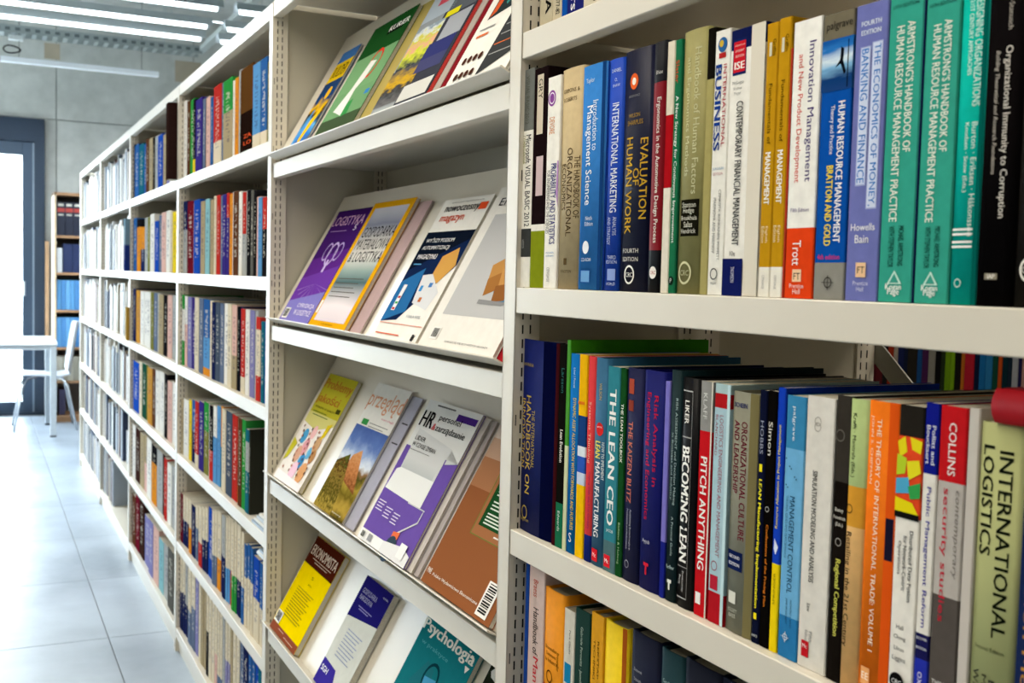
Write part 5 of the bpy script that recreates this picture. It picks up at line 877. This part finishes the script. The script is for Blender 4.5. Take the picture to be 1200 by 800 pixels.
# ------------------------------------------------------------------ ceiling services
GALV = mat('#c3ccd0', .3, metal=.6, var=.05, scale=4)
def glow(c, s):
    return mat(c, .5, var=0, emit=s)
def luminaire(x0, x1, y, z, label, on_=True, s=5.0):
    t = thing('ceiling_lamp', label, 'lamp', ((x0+x1)/2, y, z), 'linear ceiling lamps'); cx = (x0+x1)/2
    bm = bmesh.new(); prof = [(-.06, 0), (-.035, .05), (.035, .05), (.06, 0), (.054, 0), (.03, .044), (-.03, .044), (-.054, 0)]
    a = [bm.verts.new((x0-cx, p, q)) for p, q in prof]; b_ = [bm.verts.new((x1-cx, p, q)) for p, q in prof]
    for i in range(8): bm.faces.new((a[i], a[(i+1) % 8], b_[(i+1) % 8], b_[i]))
    bm.faces.new(a); bm.faces.new(b_[::-1]); finish('reflector', bm, GALV, t)
    bm = bmesh.new(); tube(bm, [(x0-cx+.03, 0, .010), (x1-cx-.03, 0, .010)], .026, 10); finish('tube', bm, glow('#eaf4f8', s) if on_ else TW, t, smooth=True)
    for q in (x0-cx+.25, x1-cx-.25):
        bm = bmesh.new(); tube(bm, [(q, 0, .05), (q, 0, ZC-z)], .0025, 5); finish('hanger', bm, GALV, t)
    return t
for i, (x, y, z, Ln) in enumerate(LAMPS):
    luminaire(x-Ln/2, x+Ln/2, y, z, ['linear ceiling lamp above and behind the camera', 'linear ceiling lamp over the aisle by the magazine rack', 'linear ceiling lamp over the aisle farther along the row', 'linear ceiling lamp over the next aisle'][i], s=3.0)
for i, (y, z) in enumerate(((6.27, 2.88), (6.05, 2.92), (5.70, 2.96))):
    nm = ['lowest', 'middle', 'uppermost'][i]
    luminaire(-2.2, .76-.0*i, y, z, nm+' of the three bright lamp lines crossing the ceiling, left stretch')
    luminaire(.84, 3.2, y, z, nm+' of the three bright lamp lines crossing the ceiling, right stretch')
for i, (y, z, r_) in enumerate(((5.2, 3.05, .05), (5.45, 3.28, .07), (6.9, 3.45, .06), (4.8, 3.2, .05))):
    bm = bmesh.new(); tube(bm, [(XL+.05, y, z), (XR-.05, y, z)], r_, 16); tag(finish('duct', bm, GALV, smooth=True), ['slim galvanised pipe just under the ceiling, above the lamp lines', 'galvanised duct above the three lamp lines', 'galvanised duct high over the reading table', 'galvanised pipe nearest the top edge of the photo'][i], 'pipe')
# hanging white lamp, unlit; a faint added glow brightens its housing
t = thing('pendant_lamp', 'slim white unlit pendant bar lamp hanging before the concrete wall', 'lamp', (.13, 8.0, 2.91))
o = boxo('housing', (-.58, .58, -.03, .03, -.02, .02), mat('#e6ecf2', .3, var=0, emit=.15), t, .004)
for q in (-.45, .45): bm = bmesh.new(); tube(bm, [(q, 0, .02), (q, 0, ZC-2.91)], .002, 5); finish('wire', bm, DARK, t)
# perforated cable tray along x, with rungs
t = thing('cable_tray', 'perforated galvanised cable tray running level across the concrete wall', 'cable tray', (.3, 8.0, 3.13))
bm = bmesh.new(); box(bm, -3.4, .74, -.09, -.087, -.03, .03); box(bm, -3.4, .74, .087, .09, -.03, .03); finish('side_rail', bm, mat('#a9b2b2', .4, metal=.3), t)
q = -3.38; bm = bmesh.new()
while q < .72: box(bm, q, q+.03, -.087, .087, -.028, -.024); q += .075
finish('rungs', bm, mat('#a9b2b2', .4, metal=.3), t)['kind'] = 'stuff'
q = -3.38; bm = bmesh.new()
while q < .72: box(bm, q, q+.035, -.0915, -.0905, -.012, .012); q += .07
finish('slot_holes', bm, mat('#6c7678', .8), t)['kind'] = 'stuff'
bm = bmesh.new(); tube(bm, [(-2.5, 0, .03), (-2.5, 0, ZC-3.13)], .004, 5); tube(bm, [(0.45, 0, .03), (0.45, 0, ZC-3.13)], .004, 5); finish('hanger', bm, GALV, t)
# bar running along the room
bm = bmesh.new(); box(bm, 1.02, 1.07, 5.0, 8.05, 3.12, 3.16)
tag(finish('support_rail', bm, mat('#c2cac8', .35, metal=.3)), 'pale metal rail running away along the ceiling above the bookcase tops', 'rail')
tag(boxo('emergency_light', (-.395, -.29, 7.97, 8.03, 3.06, 3.098), mat('#e8ecec', .4), None, .004), 'small white box light under the cable tray, top left', 'lamp')
bm = bmesh.new(); tube(bm, [(-.37+.06*math.cos(a*PI/8), 8.0+.02*math.sin(a*PI/4), 2.99+.028*math.sin(a*PI/8)) for a in range(17)], .006, 6)
tag(finish('cable_coil', bm, DARK), 'dark loop of cable hanging above the pendant lamp, top left', 'cable')
